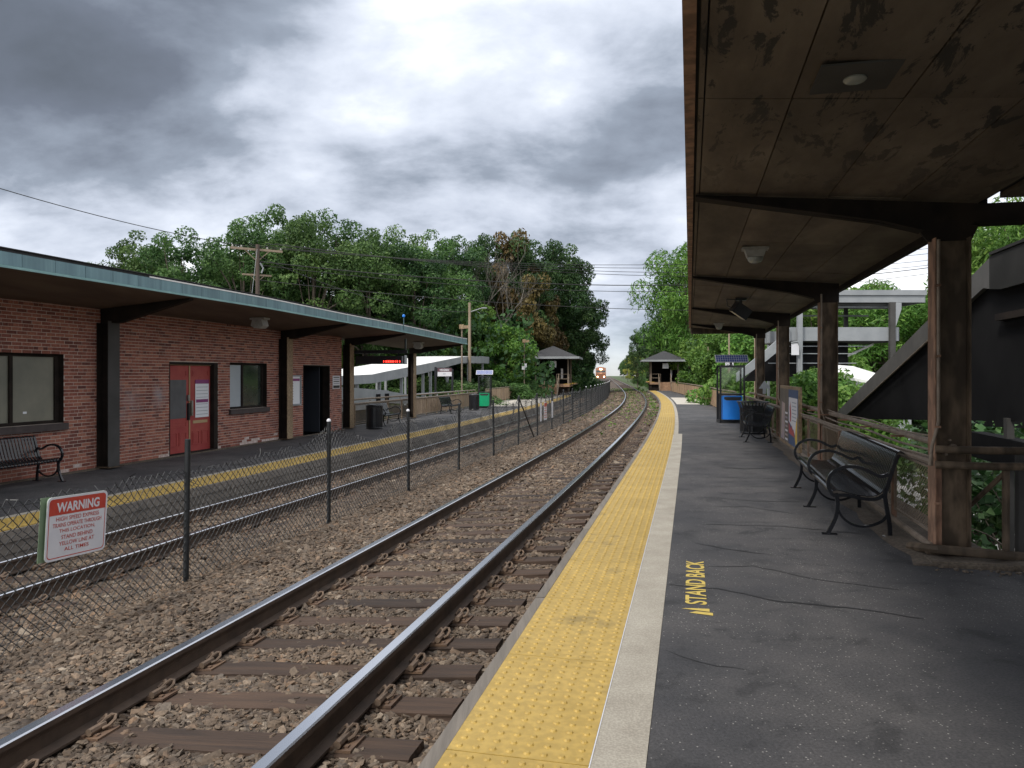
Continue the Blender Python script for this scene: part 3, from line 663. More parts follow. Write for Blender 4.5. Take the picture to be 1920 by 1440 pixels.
def railing(root, ss_, o, z, fn=Cp, panel='mesh', cell=.05, pipes=((.93, .032, .12), (.80, .034, -.03)), bottom=(.08, .03, -.05), pz=(.16, .75), postm=None, hd=head, sg=1):
    def P(s, oo_, zz_): return fn(s, oo_, zz_)
    for zp, r_, off in list(pipes)+([bottom] if bottom else []):
        m_ = MB(); m_.tube([P(s, o+off*sg, z+zp) for s in frange(ss_[0], ss_[-1], 1.5)], r_, 8); m_.build('rail_pipe', railpipe, root, smooth=True)
    for s in ss_:
        m_ = MB(); t_ = hd(s); M_ = Matrix.Translation(P(s, o, z)) @ Matrix.Rotation(-t_, 4, 'Z'); m_.box(-.022, .022, -.022, .022, -.05, .80, 0, M_); m_.box(-.03, .12*sg, -.015, .015, .905, .925, 0, M_) if pipes[0][2] else None
        m_.build('post', postm or orangesteel, root)
    for a, b_ in zip(ss_, ss_[1:]):
        p0 = P(a+.05, o, z); p1 = P(b_-.05, o, z); L_ = (p1-p0).length; t_ = math.atan2((p1-p0).x, (p1-p0).y)
        M_ = Matrix.Translation(p0) @ Matrix.Rotation(-t_, 4, 'Z'); z0, z1 = pz
        if panel == 'mesh':
            f_ = MB()
            for bx in ((0, L_, z0, z0+.022), (0, L_, z1-.022, z1), (0, .022, z0+.022, z1-.022), (L_-.022, L_, z0+.022, z1-.022)): f_.box(-.012, .012, bx[0], bx[1], bx[2], bx[3], 0, M_)
            fr = f_.build('panel_frame', railpipe, root); wm = MB(); hmesh(wm, L_, z0+.01, z1-.01, cell, .009 if cell < .06 else .016, M_); wm.build('mesh_panel', meshm, fr)
        else:
            n_ = int(L_/.24)
            for i in range(n_):
                f_ = MB(); y0_ = i*L_/n_; f_.box(-.01, .01, y0_+.008, y0_+L_/n_-.008, z0, z1, 0, M_); f_.box(-.03, -.012, y0_-.012, y0_+.012, z0, z1, 0, M_); f_.build('board', fenceboard, root)
rl = thing('platform_railing', 'rusty pipe and wire mesh railing behind the benches under the right canopy', 'railing', Cp(0, 0) )
rl.location = (0, 0, 0)
railing(rl, frange(7.15, 20.2, 1.45), 2.07, 0, cell=.042)
railing(rl, frange(20.2, 28, 1.6), 2.07, 0, cell=.09)
for zz_, oo_, r_ in ((.865, 2.12, .012), (.84, 2.0, .010), (.985, 2.15, .009)):
    m_ = MB(); m_.tube([Cp(s, oo_, zz_+.012*math.sin(s*2)) for s in frange(7.1, 19, .5)], r_, 6); m_.build('conduit', railpipe, rl, smooth=True)
m_ = MB()
for zp in (.93, .80): m_.tube([(2.0, 6.98, zp), (2.35, 6.93, zp), (2.78, 7.1, zp-.01)], .033, 10)
m_.tube([(1.9, 7.35, .03), (2.02, 6.93, .10), (2.4, 6.9, .09), (2.8, 7.1, .03)], .04, 8)
m_.build('rail_pipe', ruststeel, rl, smooth=True, rz=-A)
m_ = MB(); m_.tube([(2.55, 7.05, .02), (2.55, 7.05, .78)], .03, 8); m_.tube([(2.3, 7.6, .2), (2.55, 7.1, .72)], .022, 8); m_.build('brace', ruststeel, rl, rz=-A)
m_ = MB(); m_.box(2.70, 2.78, 7.2, 7.28, -3.4, .9); m_.build('post', darkgrey, rl, rz=-A)
rl2 = thing('boarded_railing', 'brown boarded railing curving along the far end of the right platform', 'railing'); railing(rl2, frange(30, 72, 2.1), 2.3, 0, fn=lambda s, o, z: Cp(s, lerp_tab([(28, 2.0), (35, 1.6), (72, .95)], s), z), panel='boards', pz=(.05, .82), pipes=((.9, .03, 0), ), bottom=None)

# ================================================================== RIGHT CANOPY (straight)
cn = thing('platform_canopy', 'stained concrete canopy with rusty steel posts over the right platform', 'canopy', (0, 0, 0), -A)
def sz(o): return 3.23-(o+.03)*.20/2.43
CE = 27.6
oe = [.045, .085, .585, 1.19, 1.80, 2.42]; se = [4.72+2.44*k for k in range(-3, 9)]+[CE]
for i in range(5):
    for j in range(len(se)-1):
        a, b_ = oe[i]+.005, oe[i+1]-.005; c_, d_ = se[j]+.004, se[j+1]-.004
        if i == 0: c_, d_ = se[j], se[j+1]
        m_ = MB(); dz = rng.uniform(-.004, .004)
        m_.add([(a, c_, sz(a)+dz), (b_, c_, sz(b_)+dz), (b_, d_, sz(b_)+dz), (a, d_, sz(a)+dz), (a, c_, sz(a)+.04), (b_, c_, sz(b_)+.04), (b_, d_, sz(b_)+.04), (a, d_, sz(a)+.04)],
               [(0, 1, 2, 3), (4, 7, 6, 5), (0, 4, 5, 1), (1, 5, 6, 2), (2, 6, 7, 3), (3, 7, 4, 0)]); m_.build('soffit_panel', sof, cn)
m_ = MB(); m_.prism([(0.02, 3.27), (2.5, 3.07), (2.5, 3.25), (.02, 3.46)], -2.6, CE); m_.build('roof_slab', roofing, cn)
m_ = MB(); m_.box(-.035, .03, -2.6, CE+.02, 3.215, 3.49); m_.build('fascia', orangesteel, cn)
m_ = MB(); m_.box(.03, 2.5, CE, CE+.04, 3.0, 3.45); m_.build('fascia', ruststeel, cn)
for j in range(len(se)):
    if se[j] < 7.0 or j < 4:
        a, b_ = se[j], min(se[j]+2.43, 7.05)
        if b_ > a: m_ = MB(); m_.box(2.505, 3.8, a, b_, 3.02, 3.06); m_.build('soffit_panel', sof, cn); m_ = MB(); m_.box(3.81, 5.4, a, b_, 3.02, 3.06); m_.build('soffit_panel', sof, cn)
m_ = MB(); m_.box(2.51, 5.5, -2.6, 7.06, 3.061, 3.3); m_.build('roof_slab', roofing, cn)
m_ = MB(); m_.box(2.425, 2.50, 7.3, CE, 2.96, 3.069); m_.build('edge_beam', darksteel, cn)
COLS = [7.2, 13.1, 19.2, 25.3]
for k, c0 in enumerate(COLS):
    bm_ = MB(); bm_.prism([(.05, sz(.05)-.012), (.05, sz(.05)-.04), (1.6, 2.90), (1.95, 2.80), (2.0, 2.72), (2.34, 2.72), (2.34, sz(2.34)-.012)] if k else
                          [(.05, sz(.05)-.012), (.05, sz(.05)-.04), (1.6, 2.88), (1.93, 2.80), (2.0, 2.70), (2.34, 2.70), (2.40, 2.84), (5.3, 2.86), (5.3, 3.01), (2.42, 3.01)], c0-.012, c0+.012)
    bm_.add([(.05, c0-.09, sz(.05)-.052), (.05, c0+.09, sz(.05)-.052), (1.6, c0+.09, 2.888), (1.6, c0-.09, 2.888), (1.95, c0+.09, 2.788), (1.95, c0-.09, 2.788),
             (.05, c0-.09, sz(.05)-.04), (.05, c0+.09, sz(.05)-.04), (1.6, c0+.09, 2.90), (1.6, c0-.09, 2.90), (1.95, c0+.09, 2.80), (1.95, c0-.09, 2.80)],
            [(0, 3, 2, 1), (3, 5, 4, 2), (6, 7, 8, 9), (9, 8, 10, 11), (0, 6, 9, 3), (3, 9, 11, 5), (1, 2, 8, 7), (2, 4, 10, 8), (0, 1, 7, 6)])
    if k == 0: bm_.box(2.34, 5.3, c0-.09, c0+.09, 2.83, 2.842)
    bm_.build('beam', darksteel, cn)
    zt_ = 2.72
    cm = MB(); cm.box(2.031, 2.041, c0-.1, c0+.1, 0, zt_); co_ = cm.build('column', orangesteel, cn)  # brighter orange puts the light on this track-facing flange into its colour
    cm = MB(); cm.box(2.0412, 2.299, c0-.006, c0+.006, 0, zt_); cm.box(2.30, 2.31, c0-.1, c0+.1, 0, zt_); cm.build('column_web', ruststeel, co_)
    cm = MB(); cm.box(1.95, 2.40, c0-.17, c0+.17, 0.036, .055); cm.build('base_plate', ruststeel, co_)
    cm = MB(); y_ = c0-.11
    cm.tube([(2.055, y_, 2.85), (2.055, y_, 1.15), (2.055, y_, 1.0), (2.10, y_-.01, .85), (2.14, y_-.01, .55), (2.15, y_-.01, .1)] if k != 0 else [(2.055, y_, 2.7), (2.055, y_, 1.15), (2.0, y_-.02, .95), (1.98, y_-.03, .78)], .014, 8); cm.build('conduit', railpipe, co_, smooth=True)
    cm = MB()
    for z_ in (.45, 1.1, 1.7, 2.3): cm.box(2.02, 2.07, y_-.018, y_+.0, z_, z_+.02)
    cm.build('pipe_clip', orangesteel, co_)
# canopy lights
def soffit_light(label, o, s, round_=False):
    z_ = sz(o)-.006; t = thing('soffit_light', label, 'light', Wp(s, o, z_), -A, 'lights under the right canopy')
    if round_:
        m_ = MB(); m_.box(-.20, .20, -.20, .20, -.012, 0); m_.build('mounting_plate', darkgrey, t)
        m_ = MB(); m_.lathe([(.0, -.012), (.058, -.012), (.06, -.02), (.05, -.03), (.03, -.036), (.0, -.038)][::-1], 20); m_.build('lens', lampglass, t, smooth=True)
    else:
        m_ = MB(); m_.box(-.16, .16, -.10, .10, -.03, 0); m_.build('mounting_plate', lampwhite, t)
        m_ = MB(); m_.prism([(-.13, -.031), (.13, -.031), (.10, -.12), (-.10, -.12)], -.09, .09); m_.build('housing', lampwhite, t)
        m_ = MB(); m_.lathe([(.02, -.20), (.07, -.185), (.09, -.16), (.10, -.125)], 16); m_.build('lens', lampglass, t, smooth=True)
    return t
soffit_light('round recessed light in a dark patch of the near soffit', .86, 4.37, True)
soffit_light('boxy white light hanging under the second canopy bay', .80, 10.0)
soffit_light('small boxy light hanging under the last canopy bay', .87, 24.2)
sf = thing('floodlight', 'black floodlight on an arm under the third canopy bay', 'floodlight', Wp(16.3, 1.02, sz(1.02)-.006), -A)
m_ = MB(); m_.box(-.11, .11, -.08, .08, -.05, 0); m_.tube([(0, 0, -.05), (0, 0, -.15)], .03, 8); m_.tube([(-.05, 0, -.03), (-.28, 0, -.02), (-.26, .0, -.16), (-.12, 0, -.22)], .012, 6); m_.build('bracket', black, sf)
m_ = MB(); m_.box(-.17, .17, -.13, .13, -.12, .12, 0, Matrix.Translation((0, 0, -.26)) @ Matrix.Rotation(.6, 4, 'Y') @ Matrix.Rotation(.3, 4, 'Z')); m_.build('lamp_head', black, sf)

# ================================================================== BENCHES
SP = [(.03, .365), (-.005, .37), (-.02, .395), (-.005, .422), (.04, .432), (.12, .41), (.24, .385), (.35, .385), (.42, .415), (.46, .49), (.50, .62), (.535, .74), (.56, .80), (.59, .822), (.625, .80)]
slat_me = MB().bar(cr([(x, 0, z) for x, z in SP], 2), .044, .010, side=(0, 1, 0)).mesh('slat', blacksteel, smooth=False)
arm = MB().bar(cr([(.485, 0, .60), (.42, 0, .578), (.36, 0, .60), (.28, 0, .640), (.18, 0, .665), (.08, 0, .655), (0, 0, .61), (-.045, 0, .54), (-.05, 0, .47), (-.02, 0, .40), (.01, 0, .375)]), .036, .032, side=(0, 1, 0)).mesh('armrest', blacksteel)
legf = MB().bar(cr([(.02, 0, .40), (.035, 0, .30), (.02, 0, .18), (-.02, 0, .08), (-.055, 0, .008)]), .034, .036, side=(0, 1, 0)).box(-.11, .03, -.03, .03, 0, .012).mesh('leg', blacksteel)
legb = MB().bar(cr([(.575, 0, .79), (.53, 0, .68), (.48, 0, .50), (.455, 0, .40), (.475, 0, .25), (.495, 0, .12), (.50, 0, .008)]), .034, .036, side=(0, 1, 0)).box(.43, .57, -.03, .03, 0, .012).mesh('leg', blacksteel)
brc = MB().bar(cr([(.03, 0, .26), (.08, 0, .17), (.16, 0, .11), (.25, 0, .092), (.34, 0, .105), (.43, 0, .15), (.475, 0, .21)]), .026, .022, side=(0, 1, 0)).bar(cr([(.0, 0, .38), (.12, 0, .385), (.25, 0, .36), (.38, 0, .36), (.455, 0, .41)]), .026, .03, side=(0, 1, 0)).mesh('brace', blacksteel)
def bench(label, loc, rz, L_, frames, pitch=.066):
    t = thing('bench', label, 'bench', loc, rz, 'black slatted steel benches on the platforms')
    n_ = int(L_/pitch)
    for i in range(n_): link('slat', slat_me, t, (0, (i+.5)*L_/n_, 0))
    for y_ in frames:
        link('armrest', arm, t, (0, y_, 0)); link('leg', legf, t, (0, y_, 0)); link('leg', legb, t, (0, y_, 0)); link('brace', brc, t, (0, y_, 0))
    return t
bench('large black slatted bench with three looped armrests beside the nearest canopy post', Wp(7.88, 1.36, 0), -A-.03, 3.15, (.0, 1.58, 3.13))
bench('smaller black bench in front of the blue bin kiosk', Wp(18.2, 1.30, 0), -A, 1.5, (.0, 1.5))
# ================================================================== THINGS ON THE NEAR PLATFORM
def litter_bin(label, loc, rz, h=.88, r=.29, flare=0):
    t = thing('trash_can', label, 'trash can', loc, rz, 'black slatted trash cans')
    m_ = MB(); m_.lathe([(r*.8, .02), (r*.8, h*.9)], 20); m_.build('liner', black, t)
    sl = MB().bar([(r, 0, .02), (r*1.0, 0, h*.55), (r*1.02, 0, h*.8), (r*(1.02+flare), 0, h)], .035, .006, side=(0, 1, 0)).mesh('slat', black)
    for i in range(26): link('slat', sl, t, (0, 0, 0), rz=2*PI*i/26)
    m_ = MB(); m_.tube([((r*(1.02+flare))*math.cos(q), (r*(1.02+flare))*math.sin(q), h) for q in [2*PI*i/28 for i in range(28)]], .016, 6, closed=True); m_.tube([((r*1.01)*math.cos(q), (r*1.01)*math.sin(q), .05) for q in [2*PI*i/28 for i in range(28)]], .014, 6, closed=True); m_.build('rim', black, t, smooth=True)
    if not flare: m_ = MB(); m_.lathe([(r*.95, h*.98), (r*.9, h*1.04), (.12, h*1.08), (.11, h*1.06)], 24); m_.build('lid', black, t, smooth=True)
    return t
litter_bin('black slatted trash can with flared rim behind the smaller bench', Wp(20.9, 1.62, 0), 0, .84, .33, .2)
def kiosk(label, loc, rz, binm, cat='recycling kiosk', wd=.74, hgt=1.86):
    t = thing('recycling_kiosk', label, cat, loc, rz, None); w2 = wd/2; d_ = .55
    m_ = MB()
    for x in (-w2, w2-.05):
        for y in (0, d_-.05): m_.box(x, x+.05, y, y+.05, 0, hgt)
    m_.box(-w2, w2, 0, d_, .0, .1); m_.box(-w2+.051, w2-.051, .0, d_, hgt-.07, hgt-.001); m_.box(-w2+.051, w2-.051, .0, d_, .90, .95)
    m_.box(-w2+.051, -w2+.09, .35, d_-.03, .1, .9); m_.box(w2-.09, w2-.051, .35, d_-.03, .1, .9); m_.build('frame', black, t)
    m_ = MB(); m_.box(-w2+.055, w2-.055, .02, .028, .952, hgt-.073); m_.build('glass_panel', clearglass, t)
    pr = [(-w2+.09, .12), (w2-.09, .12), (w2-.09, .89), (-w2+.09, .89)]
    vs = []; n_ = 8; m_ = MB()
    for i in range(n_+1):
        x = -w2+.09+(wd-.18)*i/n_; y = -.02-.06*math.sin(PI*i/n_); vs += [(x, y, .12), (x, y, .885)]
    for x in (-w2+.09, w2-.09): vs += [(x, .33, .12), (x, .33, .885)]
    m_.add(vs, [(2*i, 2*i+2, 2*i+3, 2*i+1) for i in range(n_)]+[(0, 1, 2*n_+3, 2*n_+2), (2*n_, 2*n_+4, 2*n_+5, 2*n_+1), tuple([2*i+1 for i in range(n_+1)]+[2*n_+5, 2*n_+3]), (2*n_+2, 2*n_+3, 2*n_+5, 2*n_+4)])
    bi = m_.build('bin', binm, t)
    m_ = MB(); vs = []
    for i in range(9):
        x = -w2+.13+(wd-.26)*i/8; f = (x+w2-.09)/(wd-.18); y = -.024-.06*math.sin(PI*f); e_ = .74+.03*(1-math.sin(PI*max(0, min(1, (i)/8)))**.3) if i in (0, 8) else .735
        vs += [(x, y, e_), (x, y, .845)]
    m_.add(vs, [(2*i, 2*i+2, 2*i+3, 2*i+1) for i in range(8)]); m_.build('slot', inkblack, bi)
    m_ = MB(); M_ = Matrix.Translation((0, .12, hgt+.22)) @ Matrix.Rotation(.95, 4, 'X'); m_.box(-w2-.12, w2+.12, -.15, .15, -.02, .0, 0, M_)
    sp2 = m_.build('solar_panel', signwhite, t)
    for i in range(14):
        for j in range(3):
            c = MB(); x0_ = -w2-.10+i*(wd+.20)/14; y0_ = -.135+j*.09; c.box(x0_+.006, x0_+(wd+.20)/14-.006, y0_+.005, y0_+.085, .001, .004, 0, M_); c.build('solar_cell', solar, sp2)
    m_ = MB(); m_.box(-.03, .03, .2, .26, hgt, hgt+.2); m_.build('bracket', black, t)
    return t
kiosk('bright blue bin kiosk with solar panel under the right canopy', Wp(25.3, 1.33, 0), -A*.3, binblue, wd=.80)
# advertising board
ad = thing('poster_board', 'two posters in a pale frame standing against the right railing', 'poster board', Wp(14.9, 1.99, 0), -A)
m_ = MB()
for y_ in (0, 1.46, 2.92): m_.box(-.03, .03, y_-.03, y_+.03, .10, 1.32)
for z_ in (.10, 1.26): m_.box(-.03, .03, .031, 1.429, z_, z_+.06); m_.box(-.03, .03, 1.491, 2.889, z_, z_+.06)
m_.box(-.001, .001, .03, 2.89, .16, 1.26); m_.build('frame', tansteel, ad)
pb1 = mat('poster_blue', (.06, .09, .17)); pw1 = mat('poster_white', (.62, .60, .62)); pr1 = mat('poster_red', (.38, .07, .07)); py1 = mat('poster_yellow', (.6, .40, .08)); pbr = mat('poster_brown', (.10, .085, .07), (.16, .13, .10), 3); ptn = mat('poster_tan', (.45, .33, .26), (.25, .22, .28), 4)
m_ = MB(); m_.box(-.034, -.031, .03, 1.43, .16, 1.26); pp = m_.build('poster', pb1, ad)
def blotch(name, m, poly, par, x=-.036):
    q = MB(); q.add([(x, a, b_) for a, b_ in poly], [tuple(range(len(poly)))]); q.build(name, m, par)
blotch('print', pw1, [(.10, .16), (.10, 1.10), (1.36, 1.10), (1.36, .62), (1.0, .55), (.8, .5), (.5, .42)], pp)
blotch('print', py1, [(.10, .16), (.10, .78), (.30, .62), (.45, .35), (.35, .16)], pp, -.037)
blotch('print', pr1, [(.50, .34), (.62, .50), (.75, .44), (.88, .56), (1.05, .48), (1.36, .60), (1.36, .38)], pp, -.0375)
blotch('print', pr1, [(1.0, .62), (.98, .8), (1.10, 1.02), (1.22, .9), (1.16, .62)], pp, -.0375)
for i in range(6): blotch('print', inkgrey, [(.25, 1.0-i*.07), (.25, 1.02-i*.07), (.85, 1.02-i*.07), (.85, 1.0-i*.07)], pp, -.038)
m_ = MB(); m_.box(-.034, -.031, 1.49, 2.89, .16, 1.26); pp = m_.build('poster', pbr, ad)
blotch('print', ptn, [(2.1, .18), (2.0, .95), (2.55, .98), (2.62, .5), (2.72, .18)], pp)
for i in range(7): blotch('print', ptn if i % 2 else pw1, [(1.55, .2+i*.09), (1.55, .24+i*.09), (1.95, .24+i*.09), (1.95, .2+i*.09)], pp, -.037)
# mile sign on a slender pole, and arrow marker
sp3 = thing('signpost', 'slender pole with a small white sign reading 7 390 at the far right railing', 'signpost', Cp(42, 2.6, 0), 0)
m_ = MB(); m_.tube([(0, 0, -.5), (0, 0, 6.2)], .045, 8); m_.build('pole', polewood, sp3)
m_ = MB(); m_.box(-.22, .22, -.06, -.05, 1.95, 2.40); pl_ = m_.build('sign_plate', signwhite, sp3); text('7', 'lettering', inkblack, pl_, (0, -.062, 2.30), (PI/2, 0, 0), h=.12, w=.09); text('390', 'lettering', inkblack, pl_, (0, -.062, 2.08), (PI/2, 0, 0), h=.16, w=.36)
sp4 = thing('light_pole', 'brown timber lamp pole rising behind the blue bin kiosk', 'pole', Cp(33, 2.95, 0), 0); m_ = MB(); m_.tube([(0, 0, -2), (0, 0, 3.6)], .09, 8); m_.build('pole', polewood, sp4)
sp6 = thing('light_pole', 'thin pale pole among trees at the far right platform end', 'pole', Cp(60, 3.0, 0), 0); m_ = MB(); m_.tube([(0, 0, -1), (0, 0, 3.9)], .04, 8); m_.box(-.25, .25, -.1, .1, 3.9, 4.05); m_.build('pole', polewood, sp6)
ar = thing('arrow_sign', 'small grey arrow sign on a post at the railing gate', 'sign', Wp(23.2, 2.12, 0), -A)
m_ = MB(); m_.box(-.02, .02, -.02, .02, 0, 1.0); m_.build('post', railpipe, ar)
m_ = MB(); m_.prism([(-.16, 1.15), (.16, 1.15), (.03, 1.35), (-.0, 1.38), (-.03, 1.35)], -.02, .02); m_.box(-.05, .05, -.02, .02, 1.0, 1.15); m_.build('arrow_plate', greysteel, ar)
# ================================================================== FAR PLATFORM
ZL = -.38
pl2 = thing('platform', None, None, (0, 0, 0)); pl2['kind'] = 'structure'
LE = 73
m_ = MB(); m_.sweep([(-8.29, ZL-.02), (-12.35, ZL-.02), (-12.35, -2.2), (-12.0, -2.2), (-12.0, -1.3), (-8.6, -1.3), (-8.6, -.9), (-8.29, -.9)], frange(-8, LE, 1), Cp); m_.build('platform_body', oldconcrete, pl2)
for a, b_, m1_, nm in ((-8, 46, asph, 'asphalt_surface'), (46.02, LE, farconc, 'concrete_surface')):
    m_ = MB(); m_.sweep([(-9.09, ZL), (-12.33, ZL), (-12.33, ZL-.019), (-9.09, ZL-.019)], frange(a, b_, 1), Cp); m_.build(nm, m1_, pl2)
for k in range(14):
    a = -2+k*6; m_ = MB(); m_.sweep([(-8.942, ZL+.002), (-9.088, ZL+.002), (-9.088, ZL-.019), (-8.942, ZL-.019)], frange(a, min(a+5.98, LE), 1), Cp); m_.build('concrete_strip', concrete, pl2)
for k in range(-1, 66):
    s_ = 3.3+1.10*k+.55
    if s_ > LE-.5: break
    link('tactile_tile', tile_near, pl2, Cp(s_, -8.60, ZL+.001), rz=-head(s_)).scale = (1.14, 1, 1)
for k in range(32):
    a = -2+k*2.4
    if a+2.4 > LE: break
    for z0, z1, o0 in ((ZL-.006, ZL-.15, -8.225), (ZL-.155, ZL-.30, -8.24), (ZL-.305, ZL-.48, -8.25)):
        m_ = MB(); dz = rng.uniform(-.004, .004); m_.sweep([(o0, z0+dz), (-8.285, z0+dz), (-8.285, z1), (o0, z1)], frange(a, a+2.385, .8), Cp); m_.build('edge_board', wood, pl2)
rl3 = thing('platform_railing', 'tan pipe and mesh railing behind the bins and benches of the far platform', 'railing')
def CpL(s, o, z): return Cp(s, o, z)
railing(rl3, frange(24.9, 33.5, 1.72), -12.18, ZL, panel='mesh', cell=.07, sg=-1, pipes=((.99, .035, .12), (.84, .034, -.03)), postm=tansteel, pz=(.14, .80))
railing(rl3, frange(33.5, 46, 1.8), -12.18, ZL, panel='boards', sg=-1, pipes=((.99, .035, .12), (.84, .034, -.03)), postm=tansteel, pz=(.1, .80))
rl4 = thing('boarded_railing', 'orange brown boarded railing at the far end of the left platform', 'railing')
railing(rl4, frange(49, 68, 1.9), -12.25, ZL, panel='boards', sg=-1, pipes=((1.0, .03, 0),), bottom=None, postm=tansteel, pz=(.08, .95))

# ================================================================== CHAIN LINK FENCE
fe = thing('chain_link_fence', 'sagging black chain link fence between the two tracks', 'fence')
OF = -4.88; post_me = MB().tube([(0, 0, -.72), (0, 0, .91)], .028, 10).mesh('post', postblk, True)
cap_me = MB().lathe([(0.0, .945), (.020, .94), (.031, .922), (.031, .905)][::-1], 12).mesh('cap', signwhite, True)
cap_dk = cap_me.copy(); cap_dk.materials.clear(); cap_dk.materials.append(postblk)
fs_ = [.5+3.05*k for k in range(33)]
def ztop(s):
    k = (s-.5)/3.05; i = int(k); f = k-i
    hp = [.75, .74, .62, .82, .80, .80, .82, .84][min(i, 7)]; hq = [.75, .74, .62, .82, .80, .80, .82, .84][min(i+1, 7)]
    hp = .74 if i < 2 else hp
    dip = [.05, .08, .14, .26, .22, .16, .14, .10][min(i, 7)]
    return hp*(1-f)+hq*f-dip*4*f*(1-f)*(.8+.3*math.sin(s*3))+.012*math.sin(s*9)
for k, s_ in enumerate(fs_):
    po = link('post', post_me, fe, Cp(s_, OF, -.0)); po.rotation_euler = (rng.uniform(-.012, .012), rng.uniform(-.012, .012), 0)
    if k not in (2, 6): link('cap', cap_me if k in (3, 4) or k > 12 else cap_dk, po)
for bi_ in range(len(fs_)-1):
    a, b_ = fs_[bi_], fs_[bi_+1]
    if bi_ == 0: continue
    p_, r_ = (.043, .0039) if a < 17 else ((.055, .0048) if a < 28 else (.10, .008))
    n_ = int((b_-a)/p_); vs = []; fs = []
    K = int(1.2/p_)
    for i in range(n_):
        si = a+(b_-a)*i/n_; pp = (b_-a)/n_; prev = None
        extra = rng.random() < .35
        for kk in range(K+2):
            if kk > K:
                if not extra: break
                s2_ = si+rng.uniform(-.03, .07); z2_ = zt_+rng.uniform(-.01, .045); off = rng.uniform(-.04, .04)
            else:
                s2_ = si+pp*((kk+i) % 2)*(1.0 if rng.random() < .9 else .8); f = kk/K; zt_ = ztop(si); z2_ = -.50+f*(zt_+.50)
                wob = .02*f*math.sin(si*5.3+kk*.5)+.012*f*math.sin(si*11+kk); z2_ += wob*.9; off = .018*math.sin(si*2.1+f*3)*f+ .02*f*f*math.sin(si*7); s2_ += .014*f*math.sin(si*4+kk*.35)
            if bi_ > 8: p = Cp(s2_, OF+off, z2_)
            else: p = Cp(s2_, OF+off, z2_)
            if prev is not None:
                d_ = (p-prev).normalized(); x_ = Vector((d_.z*.7, -.7*d_.z, d_.x)).normalized() if abs(d_.z) > .2 else Vector((0, 0, 1)); x_ = (x_-d_*x_.dot(d_)).normalized(); y_ = d_.cross(x_)
                b0 = len(vs)
                for q in range(3):
                    an = 2*PI*q/3; o_ = x_*math.cos(an)*r_+y_*math.sin(an)*r_; vs += [prev+o_, p+o_]
                fs += [(b0, b0+1, b0+3, b0+2), (b0+2, b0+3, b0+5, b0+4), (b0+4, b0+5, b0+1, b0)]
            prev = p
    me = bpy.data.meshes.new('wire_mesh'); me.from_pydata([tuple(v) for v in vs], [], fs); me.materials.append(wirem); link('wire_mesh', me, fe)
    m_ = MB(); m_.tube([Cp(a+(b_-a)*i/6, OF+.01, ztop(a+(b_-a)*i/6)*.93) for i in range(7)], max(.003, r_*.9), 4); m_.tube([Cp(a+(b_-a)*i/3, OF+.01, -.42) for i in range(4)], max(.003, r_*.9), 4); m_.build('tension_wire', wirem, fe)
m_ = MB(); sB = fs_[7]; m_.tube([Cp(sB, OF, .9), Cp(sB+2.3, OF+.02, -.45)], .022, 6); m_.tube([Cp(sB, OF, .9), Cp(sB-2.3, OF+.02, -.45)], .010, 6); m_.build('brace', postblk, fe)
# warning sign
ws = thing('warning_sign', 'white and red WARNING sign about high speed express trains, hung on the chain link fence', 'sign', Wp(5.17, -4.835, .335), -A)
ws.rotation_euler = (math.radians(-2.5), math.radians(1.5), -A)
def rrect(w_, h_, r_, n_=5):
    P = []
    for cx, cy, a0 in ((w_/2-r_, h_/2-r_, 0), (-w_/2+r_, h_/2-r_, PI/2), (-w_/2+r_, -h_/2+r_, PI), (w_/2-r_, -h_/2+r_, 1.5*PI)):
        for i in range(n_+1): P.append((cx+r_*math.cos(a0+PI/2*i/n_), cy+r_*math.sin(a0+PI/2*i/n_)))
    return P
SW, SH = .62, .50
m_ = MB(); m_.prism(rrect(SW, SH, .04), 0, .004, 'x'); pn = m_.build('sign_panel', signwhite, ws)
m_ = MB(); m_.prism(rrect(SW, SH, .04), -.002, -.006, 'x'); m_.prism([(-SW/2-.035, -SH/2-.0), (-SW/2+.05, -SH/2), (-SW/2+.05, SH/2+.0), (-SW/2-.035, SH/2)], -.03, -.026, 'x'); m_.build('back_panel', signgreen, ws)
def ring(w_, h_, r_, t_, x): 
    a = rrect(w_, h_, r_); b_ = rrect(w_-2*t_, h_-2*t_, r_-t_*.6); k = len(a); q = MB(); q.add([(x, p[0], p[1]) for p in a]+[(x, p[0], p[1]) for p in b_], [(i, (i+1) % k, k+(i+1) % k, k+i) for i in range(k)]); return q
ring(SW-.035, SH-.035, .032, .007, .0046).build('red_border', signred, pn)
hd = [p for p in rrect(SW-.042, SH-.042, .03)]; top = [(max(-9, a), max(b_, .105)) for a, b_ in hd]
q = MB(); q.add([(.0052, a, b_) for a, b_ in top[:12]]+[(.0052, -(SW-.042)/2, .105), (.0052, (SW-.042)/2, .105)], [tuple(range(14))]); q.build('red_header', signred, pn)
RT = (PI/2, 0, PI/2)
text('WARNING', 'lettering', signwhite, pn, (.0058, 0, .163), RT, w=.44, h=.078, bold=.03)
for i, (tx, ww) in enumerate((('HIGH SPEED EXPRESS', .44), ('TRAINS OPERATE THROUGH', .50), ('THIS LOCATION,', .37), ('STAND BEHIND', .32), ('YELLOW LINE AT', .36), ('ALL TIMES', .25))):
    text(tx, 'lettering', signred, pn, (.0058, 0, .073-i*.049), RT, w=ww, h=.032 if i != 5 else .03, bold=.006)
